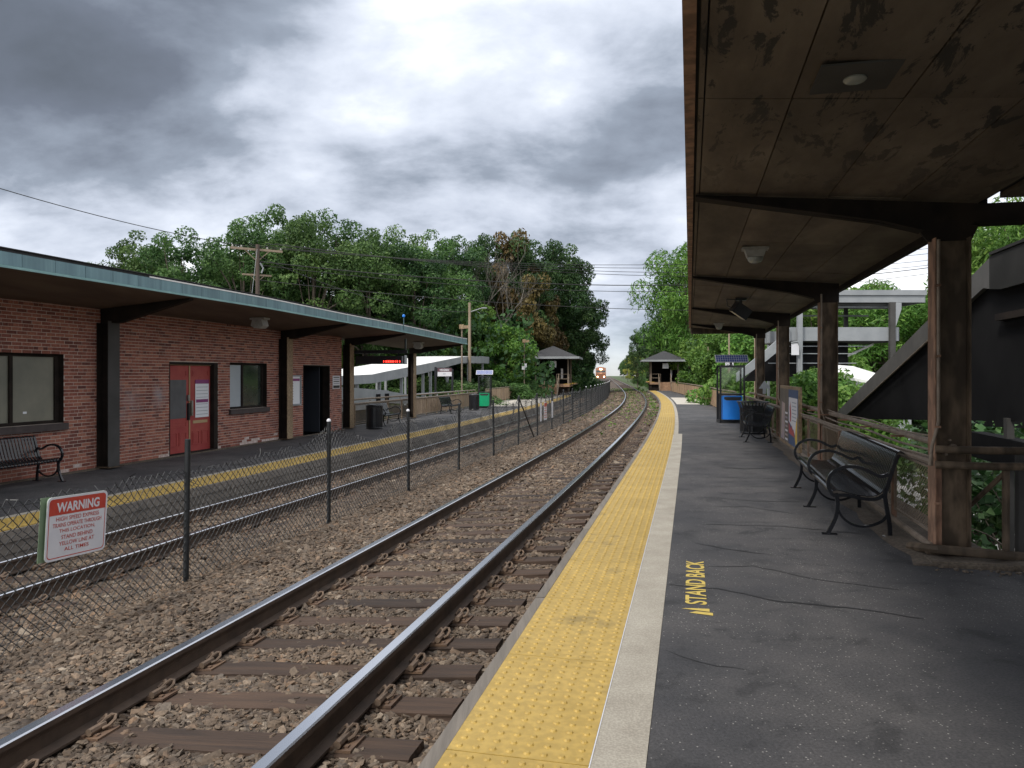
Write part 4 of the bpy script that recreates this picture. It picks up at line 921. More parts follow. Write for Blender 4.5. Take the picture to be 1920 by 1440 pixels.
for s_, lab in ((24.75, 'first narrow white sign strapped on the far part of the fence'), (25.55, 'pinkish printed sign on the far fence between two white ones'), (26.9, 'last white sign strapped on the far part of the fence')):
    t = thing('fence_sign', lab, 'sign', Wp(s_, -4.83, .31), -A, 'small signs on the far fence')
    m_ = MB(); w_ = .25 if 'pink' in lab else .13; m_.box(0, .006, -w_, w_, -.30, .30); pn2 = m_.build('sign_panel', signwhite, t)
    if 'pink' in lab:
        m_ = MB(); m_.box(.0065, .008, -w_+.02, w_-.02, .15, .28); m_.build('red_header', signred, pn2)
        for i in range(5): m_ = MB(); m_.box(.0065, .008, -w_+.05, w_-.05, .09-i*.08, .115-i*.08); m_.build('print', signred, pn2)

# ================================================================== STATION BUILDING
SB0, SB1 = 4.0, 24.4; WO = -11.85
bd = thing('station_building', 'low red brick station house with green edged flat roof and red double door', 'station building', (0, 0, 0), -A)
OPEN = [(9.3, 12.34, .62, 1.954), (15.4, 17.28, ZL, 1.86), (17.8, 19.6, .63, 1.88), (21.69, 23.52, ZL, 1.87)]
ZB = ZL+.03; ZTOP = 3.06
def zf(s): return 1.55+lerp_tab([(-10, 1.55), (16, 1.55), (20, 1.50), (24.5, 1.47), (31.3, 1.36), (33, 1.35)], s)
def zw(s): return zf(s)-.19
cuts = sorted({SB0, SB1, *[o_[0] for o_ in OPEN], *[o_[1] for o_ in OPEN]})
m_ = MB()
for a, b_ in zip(cuts, cuts[1:]):
    op = [o_ for o_ in OPEN if o_[0] <= a+1e-6 and o_[1] >= b_-1e-6]
    segs = [(ZL-.3, ZTOP)] if not op else [(ZL-.3, op[0][2]), (op[0][3], ZTOP)]
    for z0, z1 in segs:
        if z1-z0 > .01: m_.box(WO-.26, WO-.0035, a, b_, z0, z1)
m_.box(-17.5, WO-.27, SB0, SB0+.2, -1, ZTOP); m_.box(-17.5, WO-.27, SB1-.2, SB1-.01, -1, ZTOP); m_.box(-17.5, -17.3, SB0+.2, SB1-.2, -1, ZTOP)
m_.build('wall', mortar, bd)
CH = .0677; BL = .2145; bricks = []; nC = int((ZTOP-ZB)/CH)
for c in range(nC):
    z0 = ZB+c*CH; z1 = z0+CH-.0125; header = c % 6 == 5; bl = BL/2 if header else BL
    s_ = SB0-(0 if c % 2 else bl/2)+(.03 if header else 0)
    while s_ < SB1:
        a, b_ = max(s_, SB0), min(s_+bl-.0105, SB1); s_ += bl
        if b_-a < .02: continue
        segs = [(a, b_)]
        for o_ in OPEN:
            if z0 < o_[3]-.02 and z1 > o_[2]+.02:
                ns = []
                for x, y in segs:
                    if y <= o_[0] or x >= o_[1]: ns.append((x, y)); continue
                    if x < o_[0]: ns.append((x, o_[0]))
                    if y > o_[1]: ns.append((o_[1], y))
                segs = ns
        for x, y in segs:
            if y-x > .02: bricks.append((x, y, z0, z1, c))
def vis(b): return 10.95 <= b[0] < 13.1 and b[2] > -.3
indiv = sorted([b for b in bricks if vis(b)], key=lambda b: b[0])[:300]; iset = set(indiv)
def bmesh_box(m, L_, dz): m.box(-.012, 0, 0, L_, 0, dz); return m
full_me = {}
sb_ = MB(); tones = []; wb = MB()
for b_ in bricks:
    x, y, z0, z1, c = b_; dx = rng.uniform(-.0015, .0025); patch = (b_[0] > 12.2 and math.sin(b_[0]*1.7)+math.sin(b_[0]*4.1+1) > .25)
    wht = (c == 0 and rng.random() < (.75 if patch else .12)) or (c == 1 and patch and rng.random() < .4) or (c == 2 and patch and rng.random() < .08)
    if b_ in iset:
        key = round(y-x, 2); k2 = (key, wht)
        if k2 not in full_me:
            me = MB().box(-.012, 0, 0, key, 0, z1-z0).mesh('brick', whitebrick if wht else brickm)
            full_me[k2] = me
        link('brick', full_me[k2], bd, (WO+dx, x, z0))
    else:
        (wb if wht else sb_).box(WO-.012, WO+dx, x, y, z0, z1)
        if not wht: tones.append(rng.random())
me = sb_.mesh('brick', brickm); at_ = me.attributes.new('tone', 'FLOAT', 'FACE'); at_.data.foreach_set('value', np.repeat(np.array(tones, np.float32), 6)); tag(link('brick', me, bd), kind='stuff')
tag(wb.build('brick', whitebrick, bd), kind='stuff')
m_ = MB(); m_.box(WO-.002, WO+.10, SB0, SB1+.1, ZL-.02, ZL+.028); m_.build('wall_footing', oldconcrete, bd)
# interior darkness behind openings
def room(a, b_, z0, z1, depth, mt=shadeblack):
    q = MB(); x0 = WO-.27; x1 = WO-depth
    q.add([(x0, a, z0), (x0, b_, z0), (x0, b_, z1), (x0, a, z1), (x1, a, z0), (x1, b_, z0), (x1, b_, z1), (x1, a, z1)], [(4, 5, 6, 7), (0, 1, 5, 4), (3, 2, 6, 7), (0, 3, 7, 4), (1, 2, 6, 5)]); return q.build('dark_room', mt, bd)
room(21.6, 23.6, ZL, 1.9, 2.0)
def window(a, b_, z0, z1, split, mats, nm='window'):
    q = MB(); X0, X1 = WO-.17, WO-.11
    for y0, y1 in ((a, a+.06), (split-.035, split+.035), (b_-.10, b_)): q.box(X0, X1, y0, y1, z0, z1)
    for u0, u1 in ((a+.06, split-.035), (split+.035, b_-.10)): q.box(X0, X1, u0, u1, z0, z0+.06); q.box(X0, X1, u0, u1, z1-.06, z1)
    f = q.build('window', darksteel, bd)
    q = MB(); q.box(WO-.255, WO-.004, a-.0, a+.004, z0, z1); q.box(WO-.255, WO-.004, b_-.006, b_-.001, z0, z1); q.box(WO-.255, WO-.004, a+.004, b_-.006, z1-.005, z1-.001); q.build('reveal', darksteel, f)
    for (u0, u1), mt in zip(((a+.06, split-.035), (split+.035, b_-.10)), mats): q = MB(); q.box(WO-.15, WO-.145, u0, u1, z0+.06, z1-.06); q.build('pane', mt, f)
    q = MB(); q.box(WO-.1, WO+.07, a-.05, b_+.05, z0-.13, z0-.002); q.build('sill', sill, f)
    q = MB(); q.box(WO-.258, WO-.256, a, b_, z0, z1); q.build('dark_backing', shadeblack, f); return f  # black sheet stands in for the unlit interior behind the panes
w1 = window(9.3, 12.34, .62, 1.954, 11.27, (frosted, frosted)); w2_ = window(17.8, 19.6, .63, 1.88, 18.55, (papered, glassdark))
m_ = MB(); m_.box(WO-.144, WO-.142, 11.55, 11.63, .83, .87); m_.build('paper_scrap', paper, w1)
# red double door
dr = MB(); X = WO-.12
dr.box(X-.1, WO-.004, 15.4, 15.44, ZL, 1.86); dr.box(X-.1, WO-.004, 17.12, 17.28, ZL, 1.86); dr.box(X-.1, WO-.03, 15.44, 17.12, 1.80, 1.86); dr.box(X-.05, WO+.02, 15.44, 17.12, ZL, ZL+.05); dfr = dr.build('door_frame', darksteel, bd)
m_ = MB(); m_.box(X, X+.03, 15.44, 17.12, 1.785, 1.80); m_.box(X+.001, X+.02, 16.27, 16.30, ZL+.05, 1.785); m_.build('gold_trim', doortrim, dfr)
for li, (a, b_) in enumerate(((15.45, 16.265), (16.305, 17.115))):
    q = MB(); q.box(X-.04, X, a, b_, ZL+.05, 1.78); lf = q.build('door', doorred, bd)
    def pan(a0, b0, z0, z1):
        q = MB(); e_ = .018
        for y0, y1, u0, u1 in ((a0, b0, z0, z0+e_), (a0, b0, z1-e_, z1), (a0, a0+e_, z0+e_, z1-e_), (b0-e_, b0, z0+e_, z1-e_)): q.box(X, X+.012, y0, y1, u0, u1)
        q.box(X, X+.007, a0+.045, b0-.045, z0+.04, z1-.04); q.build('panel', doorred, lf)
    mid = (a+b_)/2; pan(a+.09, mid-.04, -.17, .16); pan(mid+.04, b_-.09, -.17, .16); pan(a+.09, b_-.09, 1.52, 1.66)
    if li == 0:
        pan(a+.09, b_-.09, .28, .41); q = MB(); q.box(X, X+.01, a+.02, b_-.10, .50, 1.43); q.build('grey_board', doorboard, lf)
    else:
        q = MB(); q.box(X+.0, X+.012, a+.12, b_-.12, .35, .42); q.build('mail_slot', doortrim, lf)
        q = MB(); q.box(X+.012, X+.016, a+.2, b_-.07, .49, 1.33); po_ = q.build('notice', paper, lf)
        q = MB(); q.box(X+.012, X+.017, a+.2, b_-.07, 1.332, 1.43); q.box(X+.0162, X+.018, a+.23, b_-.1, .86, .94); q.build('purple_band', purple, lf)
        text('NOTICE', 'band_lettering', paper, lf, (X+.0185, (a+b_)/2+.065, 1.38), RT, w=.32, h=.03) if False else None
        for i in range(9): q = MB(); z_ = .56+i*.085; q.box(X+.0162, X+.0172, a+.24, b_-.12, z_, z_+.012) if not .84 < z_ < .95 else None; q.build('print', inkgrey, lf) if q.v else None
q = MB(); q.box(X, X+.05, 16.20, 16.26, .45, .86); q.build('lock_bar', black, bd)
q = MB(); q.box(X, X+.06, 16.31, 16.37, .55, .92); q.box(X, X+.05, 16.19, 16.26, .92, 1.06); q.build('padlock', metal, bd)
# open dark doorway, with its leaf folded in
q = MB(); q.box(WO-.24, WO-.0, 21.69, 21.72, ZL, 1.87); q.box(WO-.24, WO-.0, 23.46, 23.52, ZL, 1.87); q.box(WO-.24, WO-.0, 21.72, 23.46, 1.83, 1.87); q.build('door_frame', darksteel, bd)
q = MB(); q.box(WO-1.1, WO-.26, 23.25, 23.30, ZL+.02, 1.82); q.build('door', mat('dark_blue_door', (.03, .035, .045), rough=.5), bd)
# columns and beams along the front
for k, (c0, o_) in enumerate(((6.4, WO), (13.33, WO), (20.4, WO), (25.07, -12.05), (31.85, -12.2))):
    fm = greysteel if k < 2 else tansteel; fm = darkgrey if k < 2 else tansteel
    q = MB(); q.box(o_+.27, o_+.285, c0-.16, c0+.16, ZL+.02, 2.66 if k < 4 else 2.5); cl_ = q.build('column', fm, bd)
    q = MB(); q.box(o_+.012, o_+.269, c0-.008, c0+.008, ZL+.02, 2.62 if k < 4 else 2.5); q.box(o_+.0, o_+.011, c0-.16, c0+.16, ZL+.02, 2.62 if k < 4 else 2.5); q.build('column_web', darksteel, cl_)  # near-black web and back flange put the recess shade into the colour
    q = MB(); q.box(o_+.0, o_+.36, c0-.2, c0+.2, ZL+.0285, ZL+.045); q.build('base_plate', ruststeel, cl_)
    q = MB(); e_ = zf(c0)-.012; wl = zf(c0)-.16
    q.prism([(-9.75, e_), (-9.75, e_-.035), (o_+.45, 2.62-(.0 if k < 4 else .12)), (o_+.02, 2.62-(.0 if k < 4 else .12)), (o_+.02, wl-.0)], c0-.07, c0+.07); q.build('beam', darksteel, bd)
# roof: soffit, fascia panels, lip, flashing, slab
RS = frange(SB0-2, 32.3, 1.0)
def edge_z(s): return zf(s)
for a, b_ in zip(frange(2, 32.3, 2.33), frange(2, 32.3, 2.33)[1:]):
    q = MB(); bk = WO+.0 if b_ < 25 else -12.4
    vs = []
    for s_ in (a+.003, b_-.003): vs += [(-9.66, s_, zf(s_)), (bk, s_, zw(s_)), (bk, s_, zw(s_)+.03), (-9.66, s_, zf(s_)+.03)]
    q.add(vs, [(0, 1, 5, 4), (3, 2, 6, 7), (0, 3, 2, 1), (4, 5, 6, 7), (0, 4, 7, 3), (1, 2, 6, 5)]); q.build('soffit_panel', soffar, bd)
fl = frange(2.0, 32.3, .60)
for a, b_ in zip(fl, fl[1:]):
    q = MB(); x0 = -9.655; vs = []
    for s_ in (a+.004, b_-.004): vs += [(x0, s_, zf(s_)+.045), (x0+.012+rng.uniform(0, .004), s_, zf(s_)+.045), (x0+.012, s_, zf(s_)+.235), (x0, s_, zf(s_)+.235)]
    q.add(vs, [(0, 1, 5, 4), (1, 2, 6, 5), (2, 3, 7, 6), (3, 0, 4, 7), (0, 3, 2, 1), (4, 5, 6, 7)]); q.build('fascia_panel', copper, bd)
q = MB(); q.sweep([(-9.66, 0), (-9.62, 0), (-9.62, .02), (-9.635, .025), (-9.635, .042), (-9.66, .042)], frange(2, 32.32, 1), lambda s, o, z: Vector((o, s, zf(s)+z))); q.build('fascia_lip', copperlip, bd)
q = MB(); q.sweep([(-9.657, .236), (-9.636, .236), (-9.636, .262), (-9.657, .262)], frange(12.0, 32.3, 1), lambda s, o, z: Vector((o, s, zf(s)+z))); q.build('flashing', flashing, bd)
q = MB(); q.sweep([(-12.4, .05), (-9.67, .05), (-9.67, .285), (-9.64, .285), (-9.64, .30), (-12.4, .22)], frange(2, 32.3, 1), lambda s, o, z: Vector((o, s, zf(s)+z))); q.build('roof_slab', roofing, bd)
q = MB(); q.box(-18, -12.41, 2, 24.8, 3.07, 3.30); q.build('roof_slab', roofing, bd)
q = MB(); vs = [(-9.66, 32.33, zf(32)+.0), (-12.4, 32.33, zw(32)), (-12.4, 32.33, zw(32)+.26), (-9.66, 32.33, zf(32)+.24)]; q.add(vs+[(a, b_-.03, c) for a, b_, c in vs], [(0, 1, 2, 3), (7, 6, 5, 4), (0, 4, 5, 1), (3, 2, 6, 7), (0, 3, 7, 4), (1, 5, 6, 2)]); q.build('end_fascia', copper, bd)
for lab, o_, s_ in (('glass box light under the station roof near the second window', -10.6, 17.2), ('glass box light under the open end of the station roof', -10.6, 28.7)):
    z_ = zf(s_)-.08-.01; t = thing('soffit_light', lab, 'light', Wp(s_, o_, z_), -A, 'lights under the station roof')
    q = MB(); q.box(-.2, .2, -.14, .14, -.05, 0); q.build('mounting_plate', lampwhite, t)
    q = MB(); q.prism([(-.13, -.051), (.13, -.051), (.17, -.2), (.08, -.27), (-.08, -.27), (-.17, -.2)], -.14, .14); q.build('housing', lampwhite, t)
ld = thing('led_sign', 'long black departure display with red characters hanging under the station roof', 'display', Wp(25.4, -11.75, 1.94), -A)
q = MB(); q.box(.0, 1.86, -.09, .09, .0, .29); bo_ = q.build('display_case', black, ld)
q = MB(); q.box(1.78, 1.83, -.094, -.0905, .01, .28); q.box(1.868, 1.90, -.10, .10, -.01, .31); q.build('end_trim', greysteel, ld)
gl_ = MB(); x_ = 1.08
for i, pt in enumerate((('1',), ('5',), ('3',), ('5',), ('0',), ('\\',), ('4',), ('1',))): pass
for i, bars in enumerate(([(0, 1)], [(0, 1), (2, 3)], [(0, 3)], [(0, 3)], [(0, 3)], [(1, 2)], [(0, 2)], [(1, 2)])):
    for a0, b0 in bars: gl_.box(x_+a0*.016, x_+b0*.016+.006, -.0935, -.091, .055, .125)
    x_ += .085
gl_.build('red_characters', ledred, ld)
q = MB(); q.box(-.1, 1.95, -.05, .05, .38, .50); q.box(1.86, 1.91, -.04, .04, .50, .9); q.box(.3, .33, -.01, .01, .29, .38); q.box(1.6, 1.63, -.01, .01, .29, .38); q.build('hanger_beam', black, ld)
tt = thing('timetable_case', 'silver framed timetable case on the brick wall beside the dark doorway', 'notice case', Wp(21.17, WO+.004, 1.08), -A)
q = MB(); q.box(0, .06, -.31, .31, -.47, -.42); q.box(0, .06, -.31, .31, .42, .47); q.box(0, .06, -.31, -.26, -.42, .42); q.box(0, .06, .26, .31, -.42, .42); q.build('frame', greysteel, tt)
q = MB(); q.box(.0, .03, -.26, .26, -.42, .42); pp = q.build('timetable', paper, tt)
q = MB(); q.box(.031, .033, -.24, .24, .28, .36); q.build('header', purple, pp)
for i in range(7): q = MB(); q.box(.031, .032, -.2, -.14, .2-i*.08, .215-i*.08); q.build('print', inkblack, pp)
sg = thing('notice_sign', 'small green and black notice at the far corner of the brick wall', 'sign', Wp(23.97, WO+.004, 1.30), -A)
q = MB(); q.box(0, .012, -.27, .27, -.22, .22); pp = q.build('sign_plate', signwhite, sg)
for i in range(4): q = MB(); q.box(.0125, .014, -.22, .22, .15-i*.07, .18-i*.07); q.build('print', inkgrey if i % 2 else inkblack, pp)
q = MB(); q.box(.0125, .014, -.24, .24, -.20, -.11); q.build('black_band', inkblack, pp)
rd = thing('roof_rod', 'thin rod with a blue ball on the edge of the station roof', 'rod', Wp(24.6, -9.62, zf(24.6)+.1), -A); q = MB(); q.tube([(0, 0, 0), (0, 0, .42)], .012, 6); q.build('rod', copper, rd)
q = MB(); q.lathe([(0, .40), (.045, .43), (.055, .47), (.04, .51), (0, .53)], 10); q.build('ball', binblue, rd, smooth=True)
# furniture of the far platform
bench('black bench against the brick wall under the first station window', Wp(11.5, -11.10, ZL), PI-A, 3.15, (.03, 1.58, 3.1))
bench('black bench beside the trash can by the open end of the station', Wp(28.2, -11.2, ZL), PI-A, 1.6, (.02, 1.55))
bench('far black bench in front of the tan railing past the station', Wp(37.3, -11.5, ZL), PI-A, 1.7, (.02, 1.65))
litter_bin('black ribbed trash can with domed lid just past the station building', D(702, 27.1, ZL), 0, .84, .29)
litter_bin('black ribbed trash can beside the green bin kiosk', D(889, 41.5, ZL), 0, .84, .28)
kiosk('bright green bin kiosk with solar panel on the far platform', D(908, 44, ZL), -.1, bingreen, wd=.74)

# ================================================================== THINGS BEHIND THE FAR PLATFORM
sn = thing('station_sign', 'maroon and white station name sign on black posts behind the railing', 'station sign', D(833, 46, ZL), -.12)
q = MB(); q.box(-.60, -.48, -.05, .05, -1, 2.42); q.box(.44, .56, -.05, .05, -1, 2.30); q.box(-.47, .43, -.04, .04, 1.83, 2.37); q.build('frame', black, sn)
q = MB(); q.box(-.40, .47, -.06, -.045, 2.12, 2.34); a_ = q.build('name_panel', maroon, sn); text('WEDGEMERE', 'lettering', signwhite, a_, (.02, -.065, 2.23), (PI/2, 0, 0), w=.6, h=.13, bold=.02)
q = MB(); q.box(-.40, .47, -.06, -.045, 1.85, 2.115); a_ = q.build('info_panel', signwhite, sn); q = MB(); q.box(-.06, .10, -.064, -.061, 1.97, 2.02); q.build('print', inkgrey, a_)
# sloping white ramp roof
rw = thing('ramp_canopy', 'sloping white roofed ramp canopy with grey edge behind the far platform', 'canopy', (0, 0, 0), -A)
RZ = [(31.5, 1.46, 1.02), (33.1, 1.50, 1.07), (36.6, 1.58, 1.12), (38.05, 1.71, 1.21), (44.3, 2.21, 1.65), (52.3, 2.86, 2.42), (57.8, 3.03, 2.48), (59.9, 3.03, 2.48)]
q = MB(); vs = []
for s_, zt2, zb2 in RZ: vs += [(-16, s_, zt2), (-16, s_, zb2), (-16.06, s_, zb2), (-16.06, s_, zt2)]
fs = [(4*i+j, 4*i+(j+1) % 4, 4*i+4+(j+1) % 4, 4*i+4+j) for i in range(len(RZ)-1) for j in range(4)]+[(3, 2, 1, 0), tuple(4*(len(RZ)-1)+j for j in range(4))]
q.add(vs, fs); q.build('fascia', greysteel, rw)
q = MB(); vs = []
for s_, zt2, zb2 in RZ: vs += [(-16.065, s_, zt2-.02), (-19.4, s_, zt2+.03), (-19.4, s_, zt2-.15), (-16.065, s_, zt2-.15)]
q.add(vs, fs); q.build('roof', whiteroof, rw)
q = MB(); q.add([(-16, 59.95, 3.03), (-16, 59.95, 2.48), (-19.4, 61.5, 2.48), (-19.4, 61.5, 3.03), (-16, 59.9, 3.03), (-16, 59.9, 2.48), (-19.4, 61.4, 2.48), (-19.4, 61.4, 3.03)], [(0, 1, 2, 3), (4, 7, 6, 5), (0, 3, 7, 4), (1, 5, 6, 2)]); q.build('fascia', greysteel, rw)
for s_ in (35.0, 37.8, 41.0, 44.6, 46.0, 49.5, 54.5, 58.5):
    zb2 = lerp_tab([(a, c) for a, b_, c in RZ], s_)
    q = MB(); q.box(-16.25, -16.1, s_-.07, s_+.07, -2.2, zb2+.1); q.build('post', greysteel, rw)
    q = MB(); q.box(-19.3, -19.15, s_-.07, s_+.07, -2.2, zb2+.1); q.build('post', greysteel, rw)
rp = thing('ramp_wall', 'grey sided lower ramp below the white roof behind the railing', 'ramp', (0, 0, 0), -A)
q = MB(); q.prism([(30.5, -.1), (36.5, -.1), (36.5, .75), (30.5, 1.05)], -15.2, -15.1, 'x'); q.build('side_panel', greysteel, rp)
q = MB(); q.prism([(36.6, .1), (44, -.3), (44, .05), (36.6, .72)], -15.25, -15.15, 'x'); q.build('side_panel', greysteel, rp)
q = MB(); q.prism([(30.5, -2), (44, -2), (44, -.31), (36.5, -.105), (30.5, -.105)], -17.2, -15.3, 'x'); q.build('ramp_body', darkgrey, rp)
for s_ in (34.9, 36.0):
    q = MB(); q.box(-15.09, -15.05, s_, s_+.45, .02, .6); q.build('opening', shadeblack, rp)
gr = thing('guard_rail', 'thin grey guard rail between the lower ramp and the platform railing', 'railing', (0, 0, 0), -A)
q = MB()
for z_ in (.55, .1): q.tube([(-14, 37, z_), (-14, 47, z_)], .025, 6)
for s_ in frange(37, 47, 2): q.tube([(-14, s_, -2), (-14, s_, .55)], .025, 6)
q.build('rail_pipe', greysteel, gr)
def car(label, loc, rz, paintm, group=None):
    t = thing('parked_car', label, 'car', loc, rz, group)
    q = MB(); q.prism([(-2.2, .3), (2.2, .3), (2.25, .65), (2.1, .8), (1.2, .9), (.6, 1.38), (-1.1, 1.42), (-1.9, .95), (-2.25, .85), (-2.28, .5)], -.88, .88, 'y', 0); q.build('body', paintm, t)
    q = MB(); q.prism([(1.05, .92), (.56, 1.32), (-1.05, 1.35), (-1.75, .96)], -.89, .89, 'y'); q.build('side_windows', glassdark, t)
    for x in (-1.4, 1.4):
        for y in (-.8, .8): q = MB(); q.lathe([(0, -.1), (.33, -.1), (.33, .1), (0, .1)], 14, M=Matrix.Translation((x, y, .33)) @ Matrix.Rotation(PI/2, 4, 'X')); wh = q.build('wheel', inkblack, t); q = MB(); q.lathe([(0, -.105), (.2, -.105), (.2, .105), (0, .105)], 10, M=Matrix.Translation((x, y, .33)) @ Matrix.Rotation(PI/2, 4, 'X')); q.build('rim', metal, wh)
    for x, y in ((2.2, -.65), (2.2, .65)): q = MB(); q.box(x-.02, x+.05, y-.15, y+.15, .6, .74); q.build('headlight', lampglass, t)
    return t
carw = mat('car_white', (.75, .75, .76), rough=.25); card = mat('car_dark', (.03, .035, .04), rough=.25); cars = mat('car_silver', (.4, .41, .42), rough=.3)
car('white car seen between the railing pipes past the station corner', D(684, 60, -1.9), .5, carw, 'cars parked behind the far platform')
car('white car half hidden by the corner of the brick building', D(640, 52, -1.9), .45, carw, 'cars parked behind the far platform')
car('dark car under the grey ramp behind the far platform', D(722, 66, -1.9), .5, card, 'cars parked behind the far platform')
# poles and wires
up = thing('utility_pole', 'dark timber utility pole with two crossarms behind the station roof', 'utility pole', D(483, 45, -2), .55)
q = MB(); q.tube([(0, 0, 0), (0, 0, 11.3)], [.16, .11], 10); q.build('pole', poledark, up)
q = MB(); q.box(-1.5, 1.5, .1, .2, 10.95, 11.08); q.tube([(-.7, .15, 10.95), (0, .12, 10.3)], .03, 5); q.tube([(.7, .15, 10.95), (0, .12, 10.3)], .03, 5); q.build('crossarm', polewood, up)
q = MB(); q.box(-.85, .85, .1, .2, 9.45, 9.55); q.tube([(-.4, .15, 9.45), (0, .12, 9.1)], .025, 5); q.tube([(.4, .15, 9.45), (0, .12, 9.1)], .025, 5); q.build('crossarm', polewood, up)
for x in (-1.4, -.9, .6, 1.4): q = MB(); q.lathe([(.04, 11.08), (.06, 11.13), (.03, 11.2), (0, 11.22)], 8, M=Matrix.Translation((x, .15, 0))); q.build('insulator', lampwhite, up)
q = MB(); q.tube([(-.05, -.1, 11.0), (-1.3, -1.2, 2.0)], .015, 5); q.tube([(.12, -.1, 10.2), (.3, -.1, 9.9), (.2, -.1, 9.6)], .05, 6); q.build('guy_wire', greysteel, up)
p2 = thing('light_pole', 'pale timber pole with a street lamp arm above the ramp canopy', 'pole', D(880.5, 56, -1.8), 0); q = MB(); q.tube([(0, 0, 0), (0, 0, 8.7)], [.13, .10], 10); q.build('pole', polewood, p2)
q = MB(); q.tube([(0, 0, 8.0), (.5, -.1, 8.15), (.95, -.1, 8.3)], .035, 6); q.cbox((1.1, -.1, 8.3), (.35, .15, .08)); q.build('lamp_arm', greysteel, p2)
def boxlamp(label, u, d, ztop_, sign=False, side=1):
    t = thing('lamp_post', label, 'lamp post', D(u, d, -.6), 0, 'thin brown lamp posts of the far platform'); h_ = ztop_+.6
    q = MB(); q.tube([(0, 0, 0), (0, 0, h_)], .05, 8); q.build('pole', railpipe, t)
    q = MB(); q.box(-.1, .42*side, -.12, .12, h_, h_+.2); q.box(-.16, .12, -.15, .15, h_-.02, h_+.26); q.build('lamp_head', tansteel, t)
    if sign: q = MB(); q.box(-.2, .2, -.07, -.055, 2.6, 3.12); q.build('sign_plate', signwhite, t)
boxlamp('lamp post with box head right beside the pale timber pole', 866, 49, 4.55)
boxlamp('lamp post with box head and white plate near the far hut', 983, 64, 4.3, True)
def wire(label, p0, p1, sag, r_=.02):
    pts = []
    for i in range(25): f = i/24; p = p0.lerp(p1, f); p.z -= sag*4*f*(1-f); pts.append(p)
    tag(MB().tube(pts, r_, 4).build('cable', inkblack), label, 'cable', 'overhead cables crossing the tracks')
b0 = D(483, 45, 0); R0 = D(1960, 62, 0)
for i, (dx, z0, z1, sg_) in enumerate(((-1.2, 9.35, 13.0, 1.9), (-.6, 9.35, 12.7, 1.95), (.6, 9.3, 12.4, 2.0), (1.2, 9.25, 12.1, 2.05))):
    wire(['topmost', 'second', 'third', 'fourth'][i]+' thin overhead cable of the bundle from the dark pole crossarm', b0+Vector((dx, -.5*dx, z0)), R0+Vector((dx*.3, 2*dx, z1)), sg_, .017)
for i, (z0, z1, sg_, r_) in enumerate(((8.3, 11.9, 2.15, .028), (8.1, 11.5, 2.3, .018))):
    wire('thicker overhead cable below the top bundle' if i == 0 else 'thin cable hung just below the thicker overhead cable', b0+Vector((0, 0, z0)), R0+Vector((0, 0, z1)), sg_, r_)
wire('lowest overhead cable crossing the gap above the train', b0+Vector((0, 0, 7.2)), R0+Vector((0, 0, 8.4)), 1.7, .02)
wire('cable running down from the upper left sky to the dark utility pole', D(-500, 26, 1.55+(703-185)*26/1420), b0+Vector((-1.0, .5, 9.3)), .6, .02)
wire('cable sloping down from the utility pole to the pale pole', b0+Vector((.1, 0, 8.6)), D(880, 56, 6.2), .8, .018)

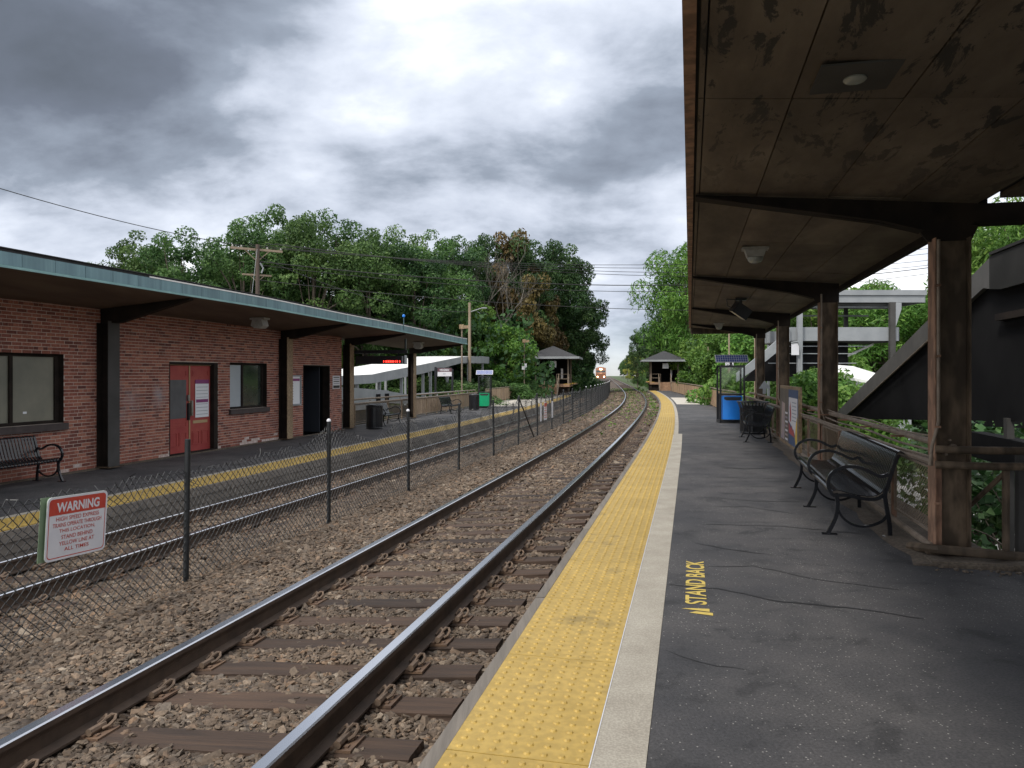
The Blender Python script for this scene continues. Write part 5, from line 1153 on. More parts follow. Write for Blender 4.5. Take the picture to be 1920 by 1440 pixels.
# ================================================================== HUTS AT THE PLATFORM ENDS
def hut(label, s_, o_, z0, sgn, deck_h, group='raised boarding huts'):
    t = thing('platform_hut', label, 'hut', Cp(s_, o_, z0), -head(s_), group); W_ = 1.7; Dp = 4.2
    # local: x along o (sgn = towards the track), y along the track
    q = MB(); q.box(-W_, W_, 2.0, 2.0+Dp, deck_h-.25, deck_h); q.build('deck', deckwood, t)
    q = MB(); q.box(sgn*.2, sgn*(W_+.12), 2+Dp+.01, 2+Dp+6, deck_h-.12, deck_h); dk = q.build('boarding_deck', deckwood, t)
    q = MB(); q.box(sgn*(W_-.62), sgn*(W_+.1), 2.05, 2+Dp+6, deck_h+.003, deck_h+.02); q.build('yellow_edge', yellowfar, dk)
    q = MB()
    for x in (-W_+.1, W_-.1):
        for y in (2.2, 2+Dp-.1): q.box(x-.08, x+.08, y-.08, y+.08, -1, deck_h-.26)
    q.box(-W_+.2, W_-.2, 2.3, 2.35, -.3, deck_h-.26); q.build('under_frame', darksteel, t)
    n_ = 5; st = thing('stairs', None, None); st.parent = t
    for i in range(n_):
        z_ = deck_h*(i+1)/(n_+.0)
        q = MB(); q.box(-.62, .62, .2+i*.34, .2+i*.34+.36, z_-.05, z_); q.build('tread', deckwood, st)
        q = MB(); q.box(-.62, .62, .21+i*.34, .23+i*.34, z_-deck_h/n_, z_-.052); q.build('riser', deckwood, st)
    for x in (-.68, .68):
        q = MB(); q.bar([(x, .2, .0), (x, 1.9, deck_h)], .06, .25, side=(1, 0, 0)); q.bar([(x, .15, .95), (x, 1.9, deck_h+.95)], .06, .07, side=(1, 0, 0)); q.box(x-.04, x+.04, .1, .2, 0, 1.0); q.box(x-.04, x+.04, 1.9, 2.0, deck_h, deck_h+1.0); q.build('handrail', railpipe, st)
    H = deck_h+2.55
    for x in (-W_+.15, W_-.15):
        for y in (2.2, 2+Dp-.2): q = MB(); q.box(x-.07, x+.07, y-.07, y+.07, deck_h, H); q.build('post', railpipe, t)
    q = MB(); q.box(-W_+.2, W_-.2, 2+Dp-.15, 2+Dp-.1, deck_h, H-.1); q.box((-W_+.16)*sgn, (-W_+.2)*sgn, 2.4, 2+Dp-.3, deck_h, H-.1); q.build('wall', shadeblack, t)
    E = .95; y0, y1 = 2-E, 2+Dp+E; ym = (y0+y1)/2; rx = W_+E; R1 = H+1.15
    q = MB(); q.add([(-rx, y0, H), (rx, y0, H), (rx, y1, H), (-rx, y1, H), (0, ym-.6, R1), (0, ym+.6, R1)], [(0, 1, 4), (1, 2, 5, 4), (2, 3, 5), (3, 0, 4, 5), (0, 3, 2, 1)]); q.build('roof', shingle, t)
    q = MB()
    for b_ in ((-rx-.02, rx+.02, y0-.03, y0), (-rx-.02, rx+.02, y1, y1+.03), (-rx-.03, -rx, y0, y1), (rx, rx+.03, y0, y1)): q.box(*b_, H-.15, H+.06)
    q.build('eave_board', greysteel, t)
    q = MB(); q.box(-.25, .45, 1.96, 1.99, H-.95, H-.35); q.build('notice_board', signwhite, t)
    q = MB(); q.box(.75, .95, 3.5, 3.55, deck_h+.5, deck_h+1.5); q.build('notice_board', signwhite, t)
    q = MB(); x_ = sgn*(W_-1.25)
    for p in ([(x_, 2.2, deck_h+.95), (x_+sgn*1.2, 2.2, deck_h+.95), (x_+sgn*1.2, 2.2, deck_h)], [(x_, 2.2, deck_h), (x_, 2.2, deck_h+.95)], [(x_, 2.2, deck_h+.5), (x_+sgn*1.2, 2.2, deck_h+.5)]): q.tube(p, .035, 6)
    q.build('handrail', railpipe, t); return t

hut('small hip roofed boarding hut with timber steps at the far end of the left platform', 69.8, -10.25, ZL, 1, 1.05)
hut('small hip roofed boarding hut with timber steps at the end of the right platform', 75.6, .6, 0, -1, .95).scale = (.86, .86, .86)
# ================================================================== RIGHT SIDE STRUCTURES
sr = thing('stair_enclosure', 'dark sloping side of the covered stairs outside the right railing', 'stairs', (0, 0, 0), -A)
def top_z(s): return 3.0 if s < 10.35 else 3.0-(s-10.35)*(2.42/10.15)
q = MB(); q.prism([(10.35, 3.0), (20.5, .58), (20.5, .50), (19.6, .50), (12.75, 2.13), (10.6, 2.64), (10.35, 2.6)], 3.58, 3.64, 'x'); q.build('stringer', ramppanel, sr)
q = MB(); q.prism([(3, 3.0), (10.345, 3.0), (10.345, 2.6), (10.0, 2.56), (3, 2.56)], 3.56, 3.64, 'x'); q.prism([(3, 3.04), (10.3, 3.04), (10.3, 3.005), (3, 3.005)], 3.54, 3.7, 'x'); q.build('parapet', mat('shade_dark_parapet', (.022, .022, .021), (.034, .033, .032), 2, .85, spec=.15), sr)  # parapet colour darkened for the shade it stands in
q = MB(); q.prism([(3, 2.6), (10.3, 2.7), (10.6, 2.85), (20.0, .60), (19.6, .49), (9.4, 1.04), (3, 1.30)], 3.66, 3.75, 'x'); q.build('side_panel', shadeblack, sr)  # near-black sheet paints the deep shade below the stringer
q = MB(); q.prism([(3, 2.28), (10.2, 2.28), (10.2, 2.20), (3, 2.20)], 3.57, 3.655, 'x'); q.build('ledge', darksteel, sr)
q = MB(); q.tube([(3.56, 11, 2.50), (3.56, 14, 1.79), (3.56, 18.5, .72)], .014, 6); q.build('conduit', railpipe, sr)
q = MB(); q.prism([(3, .8), (11.2, .8), (11.2, .48), (3, .48)], 3.6, 3.8, 'x'); q.prism([(3, 1.3), (9.4, 1.04), (19.6, .5), (20.3, .45), (20.3, .35), (9, .9), (3, 1.1)], 5.9, 6.1, 'x'); q.build('floor_beam', shadeblack, sr)
q = MB(); q.box(3.62, 3.70, 9.98, 10.08, -3.4, 1.04); q.build('post', darkgrey, sr)
q = MB(); q.box(5.9, 6.02, 9.98, 10.12, -3.4, 1.0); q.build('post', darkgrey, sr)
fb = thing('footbridge_stairs', 'grey steel covered footbridge landing and stairs behind the right canopy', 'footbridge', D(1600, 30, 0), 0)
X_ = lambda u: (u-1600)/1420*30
Z_ = lambda v: 1.55+(703-v)*30/1420
q = MB(); q.box(X_(1500), X_(1734), 0, .1, Z_(567), Z_(554)); q.box(X_(1500)-.05, X_(1734)+.05, -.06, .12, Z_(553.5), Z_(544)); q.box(X_(1500), X_(1734), 3.0, 3.1, Z_(567), Z_(554)); q.box(X_(1734), X_(1734)+.08, .1, 3.0, Z_(567), Z_(554)); q.build('fascia', greysteel, fb)
q = MB(); q.box(X_(1500), X_(1734), .11, 2.99, Z_(556), Z_(552)); q.build('roof', darkgrey, fb)
for v_ in (572, 582): q = MB(); q.box(X_(1500), X_(1680), .5 if v_ == 572 else 2.3, .62 if v_ == 572 else 2.42, Z_(v_+3), Z_(v_)); q.build('purlin', greysteel, fb)
q = MB(); q.box(X_(1560), X_(1607), 1.2, 1.5, Z_(574), Z_(571)); q.build('strip_light', lampwhite, fb)
q = MB(); q.box(X_(1480), X_(1684), .0, .12, Z_(639), Z_(613.5)); q.box(X_(1684), X_(1684)+.1, .121, 3.0, Z_(639), Z_(613.5)); q.box(X_(1480), X_(1684), 2.9, 3.0, Z_(639), Z_(613.5)); q.build('parapet', greysteel, fb)
q = MB(); q.box(X_(1480), X_(1684), .13, 2.89, Z_(641), Z_(638)); q.build('deck', darkgrey, fb)
for a, b_, t0, t1, y_ in ((1493, 1501.5, 716, 580, -.2), (1637, 1643, 735, 567, 2.5), (1666, 1676, 735, 567, -.15), (1481, 1484, 716, 580, 2.5)):
    q = MB(); q.box(X_(a), X_(b_), y_, y_+.17, -3.4, Z_(t1)); q.build('column', greysteel if a < 1500 else darkgrey, fb)
q = MB(); q.prism([(X_(1672), Z_(614)), (X_(1676), Z_(614)), (X_(1687), Z_(580)), (X_(1687), Z_(568)), (X_(1677), Z_(568)), (X_(1672), Z_(590))], -.14, 0, 'y'); q.build('bracket', greysteel, fb)
q = MB(); q.prism([(X_(1520), Z_(716)), (X_(1520), Z_(700)), (X_(1580), Z_(679)), (X_(1665), Z_(641)), (X_(1665), Z_(645)), (X_(1580), Z_(684))], 1.2, 1.3, 'y'); q.build('stringer', whiteroof, fb)
q = MB(); q.prism([(X_(1435), Z_(656)), (X_(1480), Z_(616)), (X_(1480), Z_(640)), (X_(1435), Z_(677)), (X_(1380), Z_(716)), (X_(1380), Z_(700))], -.1, 0, 'y'); q.build('stringer', greysteel, fb)
q = MB(); q.prism([(X_(1440), Z_(674)), (X_(1480), Z_(642)), (X_(1600), Z_(642)), (X_(1600), Z_(680)), (X_(1530), Z_(715)), (X_(1400), Z_(715))], .5, .7, 'y'); q.build('side_panel', shadeblack, fb)  # black panel stands for the shade below the deck and stairs
for v_ in (648, 662, 680): q = MB(); q.box(X_(1445 if v_ > 660 else 1480), X_(1635 if v_ < 650 else 1610), .2, .3, Z_(v_+1.5), Z_(v_)); q.build('tread_edge', greysteel, fb)
q = MB(); q.box(X_(1479), X_(1493), -.3, -.27, Z_(666), Z_(643)); q.build('sign_plate', signwhite, fb)
q = MB(); q.tube([(X_(1478), -.32, Z_(643)), (X_(1490), -.32, Z_(641)), (X_(1494), -.32, Z_(650)), (X_(1497), -.32, Z_(664)), (X_(1497), -.3, Z_(716))], .03, 6); q.build('conduit', greysteel, fb)
wl = thing('ramp_roof', 'low white sloping ramp roof under the footbridge stairs', 'roof', D(1600, 27, 0), 0)
q = MB(); q.add([(-1.2, 0, 1.95), (-.0, 0, 1.86), (1.5, 1, 1.55), (.9, -2.2, 1.1), (-1.2, -2.2, 1.50)]+[(-1.2, 0, 1.85), (-.0, 0, 1.76), (1.5, 1, 1.45), (.9, -2.2, 1.0), (-1.2, -2.2, 1.40)], [(0, 1, 2, 3, 4), (9, 8, 7, 6, 5)]+[(i, 5+i, 5+(i+1) % 5, (i+1) % 5) for i in range(5)]); q.build('roof', whiteroof, wl)
q = MB(); q.add([(-1.2, -2.22, 1.38), (.9, -2.22, .98), (1.5, .98, 1.42), (1.5, .98, -.2), (.9, -2.22, -.6), (-1.2, -2.22, -.3)], [(0, 1, 4, 5), (1, 2, 3, 4)]); q.build('side_panel', greysteel, wl)

# ================================================================== TRAIN
tn = thing('train', 'distant oncoming train with glowing headlights on the far track', 'train', Cp(226, -6.95, -.53), -head(226))
tbody = mat('headlit_train_front', (.20, .085, .045), (.27, .12, .065), 2, .5); tdark = mat('train_dark', (.03, .025, .022), rough=.5); tsil = mat('coach_silver', (.35, .34, .33), rough=.4, metal=.5)  # orange-brown front colour carries the warm light of the headlights
def seg_body(q, y0, y1, w_, z0, z1, r_):
    prof = [(-w_, z0), (w_, z0), (w_, z1-r_), (w_-r_*.3, z1-r_*.35), (w_-r_, z1-.03), (0, z1+.08), (-w_+r_, z1-.03), (-w_+r_*.3, z1-r_*.35), (-w_, z1-r_)]
    q.prism(prof, y0, y1, 'y')
q = MB(); seg_body(q, 1.4, 17.5, 1.52, 1.0, 4.35, .6); q.prism([(0, 1.0), (1.39, 1.0), (1.39, 4.2), (.95, 3.75), (.45, 2.75), (0, 2.5)], -1.5, 1.5, 'x'); loco = q.build('locomotive_body', tbody, tn)
q = MB()
for s0 in (-1, 1): q.add([(s0*.1, .47, 2.82), (s0*1.35, .47, 2.82), (s0*1.3, .88, 3.6), (s0*.1, .88, 3.6)], [(0, 1, 2, 3)])
q.build('windshield', glassdark, loco)
hl = mat('headlight_glow', (1, .8, .6), emit=(1, .62, .36), estr=14)
for x, z_, r_ in ((-.17, 3.78, .19), (.17, 3.78, .19), (-.95, 1.55, .16), (.95, 1.55, .16)):
    q = MB(); q.lathe([(0, 0), (r_, 0), (r_*.9, .12), (0, .12)], 14, M=Matrix.Translation((x, .0 if z_ < 2 else .92, z_)) @ Matrix.Rotation(PI/2, 4, 'X')); q.build('headlight', hl, tn)
q = MB(); q.prism([(-.35, .25), (.3, .25), (.3, .99), (-.05, .99)], -1.4, 1.4, 'x'); q.build('pilot', tdark, tn)
q = MB(); q.box(-1.2, 1.2, 1.5, 17, .2, .98); q.build('underframe', tdark, tn)
for k in range(4):
    q = MB(); seg_body(q, 18.2+26*k, 43.4+26*k, 1.5, 1.0, 4.3, .7); q.build('coach', tsil, tn)

# ================================================================== TREES
def leaf_mesh(name, cen, nrm, size, tone, mt, aspect=.55, rs=None):
    r = rs or rng; N_ = len(cen)
    a = r.normal(size=(N_, 3)); t_ = a-nrm*np.sum(a*nrm, 1, keepdims=True); t_ /= np.linalg.norm(t_, axis=1, keepdims=True)+1e-9
    b_ = np.cross(nrm, t_); sz_ = size[:, None]
    v = np.stack([cen-t_*sz_, cen+b_*sz_*aspect+nrm*sz_*.12, cen+t_*sz_, cen-b_*sz_*aspect+nrm*sz_*.12], 1).reshape(-1, 3).astype(np.float32)
    me = bpy.data.meshes.new(name); me.vertices.add(4*N_); me.vertices.foreach_set('co', v.ravel()); me.loops.add(4*N_); me.loops.foreach_set('vertex_index', np.arange(4*N_, dtype=np.int32))
    me.polygons.add(N_); me.polygons.foreach_set('loop_start', np.arange(0, 4*N_, 4, dtype=np.int32)); me.polygons.foreach_set('loop_total', np.full(N_, 4, np.int32)) if False else None
    me.update(calc_edges=True); me.materials.append(mt)
    at_ = me.attributes.new('tone', 'FLOAT', 'FACE'); at_.data.foreach_set('value', tone.astype(np.float32)); return me
def crown(name, mt, H, R, base, ncl, per, lsz, seed, rc=(.16, .30), droop=0.0, aspect=.55, taper=1.0, clus=None):
    r = np.random.default_rng(seed); C_ = []; cl = []
    hc = (H+base)/2; hh = (H-base)/2
    for i in range(ncl):
        d_ = r.normal(size=3); d_ /= np.linalg.norm(d_); k = r.uniform(.25, 1)**.55
        zz_ = d_[2]*k; rad = R*(1-.35*taper*max(0, zz_))
        c = np.array([d_[0]*k*rad, d_[1]*k*rad, hc+zz_*hh*.92]); cl.append((c, R*r.uniform(*rc), r.uniform(-.22, .22)))
    cen, nr, tn_, szs = [], [], [], []
    for c, rr, tt_ in cl:
        n_ = int(per*(rr/(R*.23))**2); d_ = r.normal(size=(n_, 3)); d_ /= np.linalg.norm(d_, axis=1, keepdims=True)
        k = r.uniform(.35, 1, (n_, 1))**.45; p = c+d_*k*rr*np.array([1.15, 1.15, .75])
        lump = np.sin(p[:, 0:1]*2.6/lsz*.12+seed)*np.sin(p[:, 1:2]*2.9/lsz*.12)*rr*.12; p += d_*lump
        nn2 = d_*.7+r.normal(size=(n_, 3))*.6+np.array([0, 0, .55]); nn2 /= np.linalg.norm(nn2, axis=1, keepdims=True)
        if droop: p[:, 2] -= droop*k[:, 0]**2*rr
        cen.append(p); nr.append(nn2); tn_.append(np.clip(.5+tt_+r.normal(0, .2, n_), 0, 1)); szs.append(lsz*r.uniform(.6, 1.3, n_))
    return leaf_mesh(name, np.concatenate(cen), np.concatenate(nr), np.concatenate(szs), np.concatenate(tn_), mt, aspect, r), cl
def limbs(cl, H, base, r0, seed, mt=bark, lean=.3):
    r = random.Random(seed); q = MB(); fork = base*.7+.4
    q.tube([(0, 0, -1.5), (.05, 0, fork*.6), (.1, .05, fork), (.15, 0, fork+(H-fork)*.45), (.1, 0, H*.85)], [r0*1.2, r0, r0*.85, r0*.45, r0*.12], 7)
    for c, rr, _ in r.sample(cl, min(len(cl), 16)):
        z0 = fork+r.random()*(H-fork)*.4; m = (c[0]*.45, c[1]*.45, z0+(c[2]-z0)*.6)
        q.tube([(.1, 0, z0), m, tuple(c)], [r0*.4, r0*.25, r0*.07], 5)
    return q.mesh('trunk', mt, True)
KIND = {}
def kind(key, mt, H, R, base, ncl, per, lsz, seeds, **kw):
    KIND[key] = []
    for sd_ in seeds:
        me, cl = crown('crown', mt, H, R, base, ncl, per, lsz, sd_, **kw); KIND[key].append((me, limbs(cl, H, base, H*.016, sd_), H))
kind('oak', leafA, 16, 4.6, 3.5, 72, 380, .13, (1, 2, 3), rc=(.11, .27))
kind('dark', leafB, 16, 4.4, 1.5, 72, 360, .135, (4, 5), rc=(.11, .27))
kind('bright', leafC, 8, 3.0, 1.6, 50, 240, .12, (6, 7), rc=(.12, .28))
kind('rust', leafD, 10, 3.0, 3.0, 26, 200, .15, (8,))
kind('sun', leafE, 12, 3.6, .6, 34, 240, .17, (9,))
kind('shrub', leafA, 2.6, 1.7, .1, 18, 200, .07, (10, 11), rc=(.28, .45))
kind('shrubb', leafC, 2.6, 1.6, .1, 18, 200, .075, (12,), rc=(.28, .45))
kind('pinnate', leafC, 10, 4.0, 2.5, 40, 300, .16, (13, 14), droop=.9, aspect=.26, rc=(.18, .34))
cnt = 0
def tree(k, loc, top, label, group, wide=1.0, cat='tree', name=None, gz=None):
    global cnt
    cr, tk, H = KIND[k][cnt % len(KIND[k])]; cnt += 1
    z0 = gz if gz is not None else loc[2]; sc_ = (top-z0)/H
    t = thing(name or {'oak': 'oak_tree', 'dark': 'maple_tree', 'bright': 'young_tree', 'rust': 'rusty_tree', 'sun': 'sunlit_tree', 'shrub': 'shrub', 'shrubb': 'shrub', 'pinnate': 'sumac_tree'}[k], label, cat, (loc[0], loc[1], z0), random.uniform(0, 6.28), group)
    c = link('crown', cr, t); tr_ = link('trunk', tk, t); ws_ = sc_*wide if sc_ < 1 else (1+(sc_-1)*.5)*wide
    for o_ in (c, tr_): o_.scale = (ws_, ws_, sc_)
    return t
def zt(v, d): return 1.55+(703-v)*d/1420
for i, (u, d, v) in enumerate([(188, 64, 486), (248, 60, 424), (300, 66, 425), (338, 58, 414), (400, 66, 436), (458, 56, 392), (478, 64, 388), (520, 60, 372), (585, 57, 370), (632, 63, 388), (690, 59, 420), (712, 64, 408), (760, 70, 418), (815, 66, 424)]):
    tree('oak', D(u, d, -2.4), zt(v, d), ['leftmost and lowest oak of the row rising above the station roof', 'second oak from the left above the station roof', 'oak filling in behind the left end of the tree row', 'oak with a pointed top left of the utility pole', 'low rounded oak in the dip left of the utility pole', 'oak with feathery top just left of the utility pole', 'oak directly behind the crossarm of the utility pole', 'tallest oak top left, just right of the utility pole', 'tallest oak of the row with twin tops above the roof middle', 'oak right of the tallest one, sloping down', 'oak in the dip between the tallest oak and the middle trees', 'narrow oak behind the dip in the tree line', 'oak left of the bare tree, back row', 'oak standing just left of the bare tree'][i], 'tall oaks behind the station', .85)
for i, (u, d, v) in enumerate([(775, 62, 425), (850, 72, 425), (885, 76, 412), (985, 78, 415), (1020, 84, 425), (1056, 86, 440), (1076, 90, 475), (1040, 86, 520), (1086, 94, 560), (940, 78, 440), (965, 84, 500)]):
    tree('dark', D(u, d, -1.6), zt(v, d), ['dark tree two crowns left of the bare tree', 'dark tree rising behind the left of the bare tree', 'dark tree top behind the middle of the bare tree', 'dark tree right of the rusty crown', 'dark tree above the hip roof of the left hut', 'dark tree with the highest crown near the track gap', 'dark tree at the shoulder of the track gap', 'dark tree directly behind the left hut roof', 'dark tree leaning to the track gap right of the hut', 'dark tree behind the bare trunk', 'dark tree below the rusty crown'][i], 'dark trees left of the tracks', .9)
for s_ in frange(88, 300, 11)+frange(322, 560, 24):
    tree('dark' if int(s_/11) % 3 else 'oak', Cp(s_, -16.2+rng.uniform(-1, 1), -.9), zt(0, 0)+13.8+rng.uniform(-1.6, 1.2), 'leafy tree of the long left row beside the tracks', 'trees lining the left side of the tracks', .85)
    tree('oak' if int(s_/11) % 3 else 'dark', Cp(s_+4, 6.3+rng.uniform(-.7, .7), -.9), 11.5+rng.uniform(-1.5, 1.5), 'leafy tree of the long right row beside the tracks', 'trees lining the right side of the tracks', .72)
for s_ in frange(84, 180, 12): tree('shrub', Cp(s_, -11.6+rng.uniform(-.5, .5), -.9), 1.6+rng.uniform(-.5, 1), 'low shrub at the foot of the left tree row', 'low shrubs beside the tracks', 1.1, 'shrub')
for s_ in frange(88, 200, 9): tree('shrub', Cp(s_, 2.6+rng.uniform(-.3, .5), -.9), 1.3+rng.uniform(-.5, 1), 'low shrub at the foot of the right tree row', 'low shrubs beside the tracks', 1.0, 'shrub')
for s_, o_ in ((165, 3.4), (190, 2.6), (215, 2.0), (240, 1.4)): tree('sun', Cp(s_, o_, -.8), 7.0+(s_-165)*.02, 'yellow green sunlit tree beside the far end of the tracks', 'sunlit trees by the track gap', .6)
for (u, d, v, w_) in [(660, 62, 590, 1.2), (730, 64, 600, 1.2), (790, 66, 575, 1.3), (838, 70, 580, 1.2), (915, 67, 572, 1.2), (948, 66, 600, .95), (890, 72, 555, 1.3)]:
    tree('bright', D(u, d, -2.0), zt(v, d), 'light green young tree in front of the tall trees, above the ramp canopy' if u < 850 else 'light green tree behind the pale timber pole', 'light green trees behind the ramp', w_)
for (u, d, v, w_, k) in [(600, 66, 560, 1.3, 'bright'), (200, 74, 540, 1.3, 'oak'), (560, 74, 480, 1.2, 'dark'), (640, 70, 520, 1.3, 'dark'), (720, 72, 530, 1.3, 'dark'), (400, 76, 500, 1.3, 'dark'), (300, 76, 510, 1.3, 'dark'), (820, 80, 540, 1.3, 'dark'), (1000, 84, 560, 1.2, 'dark')]:
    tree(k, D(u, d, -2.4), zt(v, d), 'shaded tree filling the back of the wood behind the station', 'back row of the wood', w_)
for (u, d, v) in [(1000, 75, 500), (958, 77, 416), (1022, 80, 540)]: tree('rust', D(u, d, -2.0), zt(v, d), 'rusty orange brown tree ' + {1000: 'low beside the light green tree and hut', 958: 'crowning the top of the wood behind the bare tree', 1022: 'small one right above the left hut roof'}[u], 'rusty leaved trees', .72)
# shrubs behind the far railing
for (u, d, v) in [(662, 40, 722), (700, 56, 712), (745, 60, 700), (780, 56, 705), (805, 58, 706), (838, 54, 710), (858, 52, 712), (876, 50, 716), (930, 60, 712), (950, 60, 716), (975, 64, 722), (1000, 76, 700), (1060, 86, 690), (1085, 92, 690), (1100, 100, 695), (915, 66, 690), (940, 70, 680), (850, 74, 650), (800, 74, 640), (740, 72, 650), (690, 74, 660)]:
    tree('shrub', D(u, d, -1.8), zt(v, d), 'green shrub growing below the ramp canopy behind the far railing' if u < 880 else 'green shrub behind the orange boarded railing', 'shrubs behind the far platform', 1.3, 'shrub')
# bare tree
bt = thing('bare_tree', 'bare grey dead tree in front of the dark wood, above the light pole', 'tree', D(912, 71.5, -2), 0); bt.scale = (1.15, 1.15, 1.25)
q = MB(); rr_ = random.Random(5)
def branch(p, d_, L_, r_, dep):
    n_ = 3; pts = [p]; c = p.copy(); dd = d_.copy()
    for i in range(n_): dd = (dd+Vector((rr_.uniform(-.18, .18), rr_.uniform(-.18, .18), rr_.uniform(0, .12)))).normalized(); c = c+dd*L_/n_; pts.append(c.copy())
    q.tube(pts, [r_*(1-.45*i/n_) for i in range(n_+1)], 5 if dep < 2 else 3, cap=False)
    if dep >= 5: return
    for i in range(3 if dep < 4 else 2):
        ax = Vector((rr_.uniform(-1, 1), rr_.uniform(-1, 1), rr_.uniform(-.2, .8))).normalized(); nd = (dd*.9+ax*.75).normalized(); branch(pts[rr_.choice([2, 3, 3])], nd, L_*rr_.uniform(.60, .76), max(r_*.55, .011), dep+1)
branch(Vector((0, 0, 0)), Vector((0, 0, 1)), 4.6, .14, 0); branch(Vector((-.05, 0, 3.6)), Vector((-.3, .1, 1)).normalized(), 3.0, .09, 1); branch(Vector((.05, 0, 4.0)), Vector((.32, -.1, 1)).normalized(), 3.0, .09, 1); branch(Vector((0, 0, 4.8)), Vector((0, .1, 1)), 3.2, .09, 1); branch(Vector((0, 0, 4.9)), Vector((.15, .1, 1)), 2.6, .07, 1)
q.build('trunk', deadbark, bt)
# right side
tree('pinnate', D(1292, 84, -1.5), zt(412, 84), 'large feathery leaved tree reaching out beside the canopy edge', None, .95)
tree('pinnate', D(1345, 88, -1.5), zt(430, 88), 'second feathery leaved tree behind the canopy edge', None, .9)
for (u, d, v, w_) in [(1248, 96, 560, .9), (1275, 94, 540, 1.0), (1310, 92, 560, 1.0), (1222, 108, 600, .8), (1195, 130, 610, .7)]: tree('dark', D(u, d, -1.5), zt(v, d), 'dark tree behind the hut at the end of the right platform', 'dark trees behind the right hut', w_)
for (u, d, v, w_) in [(1350, 62, 610, 1.0), (1385, 56, 600, 1.0), (1425, 52, 590, 1.0), (1465, 50, 575, 1.0), (1330, 76, 600, 1.0), (1400, 70, 570, 1.2), (1500, 54, 570, 1.1)]: tree('bright', D(u, d, -3.0), zt(v, d), 'bright green leafy tree behind the blue bin kiosk', 'bright trees behind the blue bin', w_)
for (u, d, v) in [(1358, 46, 715), (1380, 42, 712), (1412, 38, 706), (1448, 34, 708), (1478, 33, 710), (1340, 60, 712), (1320, 70, 708)]: tree('shrubb', D(u, d, -2.6), zt(v, d), 'bright shrub growing through the railing by the blue bin kiosk', 'shrubs by the blue bin', 1.2, 'shrub')
for (u, d, v, w_, k) in [(1530, 50, 560, 1.2, 'bright'), (1600, 52, 500, 1.2, 'pinnate'), (1660, 48, 505, 1.1, 'pinnate'), (1700, 56, 560, 1.1, 'pinnate'), (1590, 60, 520, 1.2, 'bright'), (1640, 62, 600, 1.2, 'oak'), (1730, 60, 600, 1.3, 'oak'), (1560, 40, 650, 1.1, 'bright')]: tree(k, D(u, d, -3.3), zt(v, d), 'leafy green tree behind the grey footbridge', 'trees behind the footbridge', w_)
for (u, d, v) in [(1560, 21, 712), (1570, 20, 735), (1545, 25, 700), (1575, 24, 730), (1600, 30, 775), (1530, 28, 706)]: tree('shrubb', D(u, d, -2.0), zt(v, d), 'vine covered yellow green bush behind the posters', 'bushes behind the posters', .9, 'shrub')
for (u, d, v, w_) in [(1890, 46, 330, .9), (1960, 40, 330, 1.0), (1850, 60, 420, 1.0), (1810, 46, 690, 1.2), (1900, 44, 680, 1.2)]: tree('pinnate', D(u, d, -3.3), zt(v, d), ('light green tree above the dark stairs at the picture edge' if u == 1890 else 'light green tree partly outside the picture above the dark stairs' if u == 1960 else 'light green tree directly behind the nearest canopy post top') if v < 500 else 'green tree seen under the dark stairs', 'trees past the nearest canopy post', w_)
kind('mapleL', leafB, 3.2, 1.5, .3, 15, 26, .075, (21, 22), rc=(.3, .45), aspect=.8)
for (u, d, v, w_) in [(1865, 12.5, 840, 1.0), (1915, 10.5, 850, 1.0), (1950, 12, 830, 1.0), (1840, 15, 825, 1.0), (1900, 15, 815, 1.2)]:
    cr, tk, H = KIND['mapleL'][cnt % 2]; cnt += 1; z0 = zt(v, d)-3.0; t = thing('maple_sapling', 'dark maple leaves hanging below the stairs beside the nearest post', 'sapling', D(u, d, z0), random.uniform(0, 6), 'maple saplings below the stairs'); link('crown', cr, t).scale = (w_,)*3; link('trunk', tk, t)
for (u, d) in [(1790, 30), (1840, 33), (1880, 30), (1930, 34), (1700, 36)]: tree('oak', D(u, d+14, -3.3), zt(690, d+14), 'green tree across the lot under the stairs', 'trees across the lot', 1.5)
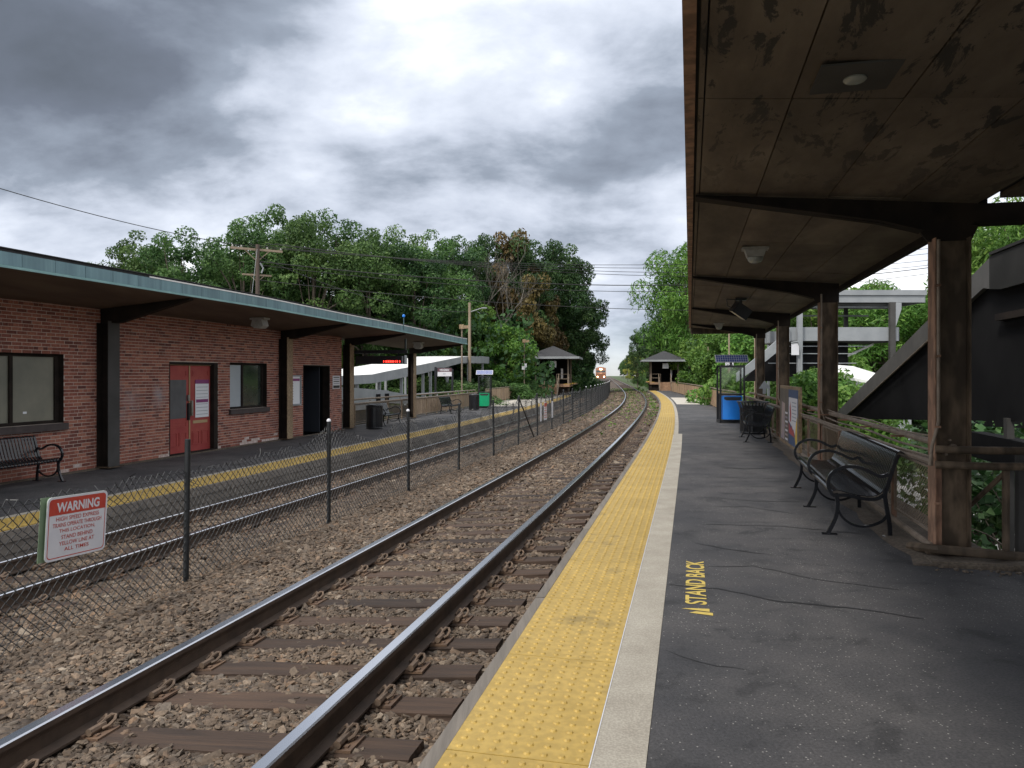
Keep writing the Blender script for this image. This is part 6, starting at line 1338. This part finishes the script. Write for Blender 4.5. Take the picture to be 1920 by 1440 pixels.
# weeds
wv = 5200; s1 = rng.uniform(24, 110, wv); o1 = np.where(rng.random(wv) < .45, rng.normal(-1.35, .16, wv), np.where(rng.random(wv) < .6, rng.normal(-2.6, .35, wv), rng.normal(-4.0, .5, wv)))
kp = (rng.random(wv) < np.clip((s1-26)/26, .03, 1)) & (o1 < -1.08); s1, o1 = s1[kp], o1[kp]
x0 = np.interp(s1, SS, PX); y0 = np.interp(s1, SS, PY); th = np.interp(s1, SS, TH); c = np.stack([x0+o1*np.cos(th), y0-o1*np.sin(th), np.interp(o1, bo, bz)+rng.uniform(.0, .1, len(s1))], 1)
nm = rng.normal(size=c.shape)+np.array([0, 0, .6]); nm /= np.linalg.norm(nm, axis=1, keepdims=True)
tag(link('weeds', leaf_mesh('weeds', c, nm, rng.uniform(.03, .09, len(s1)), rng.uniform(0, 1, len(s1)), leafC)), 'green weeds growing in the ballast far along the near track', 'weeds', kind='stuff')
# understory so the wood closes at its foot
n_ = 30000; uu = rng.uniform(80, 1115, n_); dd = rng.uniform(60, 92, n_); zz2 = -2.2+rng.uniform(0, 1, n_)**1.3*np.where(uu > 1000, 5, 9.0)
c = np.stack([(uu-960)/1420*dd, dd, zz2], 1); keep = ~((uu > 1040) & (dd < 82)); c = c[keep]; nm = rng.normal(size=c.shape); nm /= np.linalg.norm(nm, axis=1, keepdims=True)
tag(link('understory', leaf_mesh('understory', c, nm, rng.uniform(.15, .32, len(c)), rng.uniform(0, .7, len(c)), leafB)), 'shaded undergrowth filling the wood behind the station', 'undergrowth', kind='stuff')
n_ = 14000; uu = rng.uniform(1195, 2100, n_); dd = rng.uniform(64, 90, n_); zz2 = -3+rng.uniform(0, 1, n_)**1.2*8
c = np.stack([(uu-960)/1420*dd, dd, zz2], 1); keep = ~((uu < 1285) & (dd < 84)); c = c[keep]; nm = rng.normal(size=c.shape); nm /= np.linalg.norm(nm, axis=1, keepdims=True)
tag(link('understory', leaf_mesh('understory', c, nm, rng.uniform(.15, .35, len(c)), rng.uniform(0, .8, len(c)), leafA)), 'undergrowth behind the right platform and footbridge', 'undergrowth', kind='stuff')

# labels of look-alikes: told apart by their order in the view
bylab = {}
for o in S.objects:
    if o.parent is None and o.get('label') and o.get('category') and o.get('kind') is None: bylab.setdefault(o['label'], []).append(o)
ORD = ['first', 'second', 'third', 'fourth', 'fifth', 'sixth', 'seventh', 'eighth', 'ninth', 'tenth', 'eleventh', 'twelfth']
for lab, obs in bylab.items():
    if len(obs) < 2 or len(obs) > 12: continue
    obs.sort(key=lambda o: o.location.x/max(o.location.y, .1))
    for i, o in enumerate(obs):
        nl = lab+', '+(ORD[i] if i else 'leftmost')+(' from the left' if i else ''); o['label'] = nl if len(nl.split()) <= 16 else lab
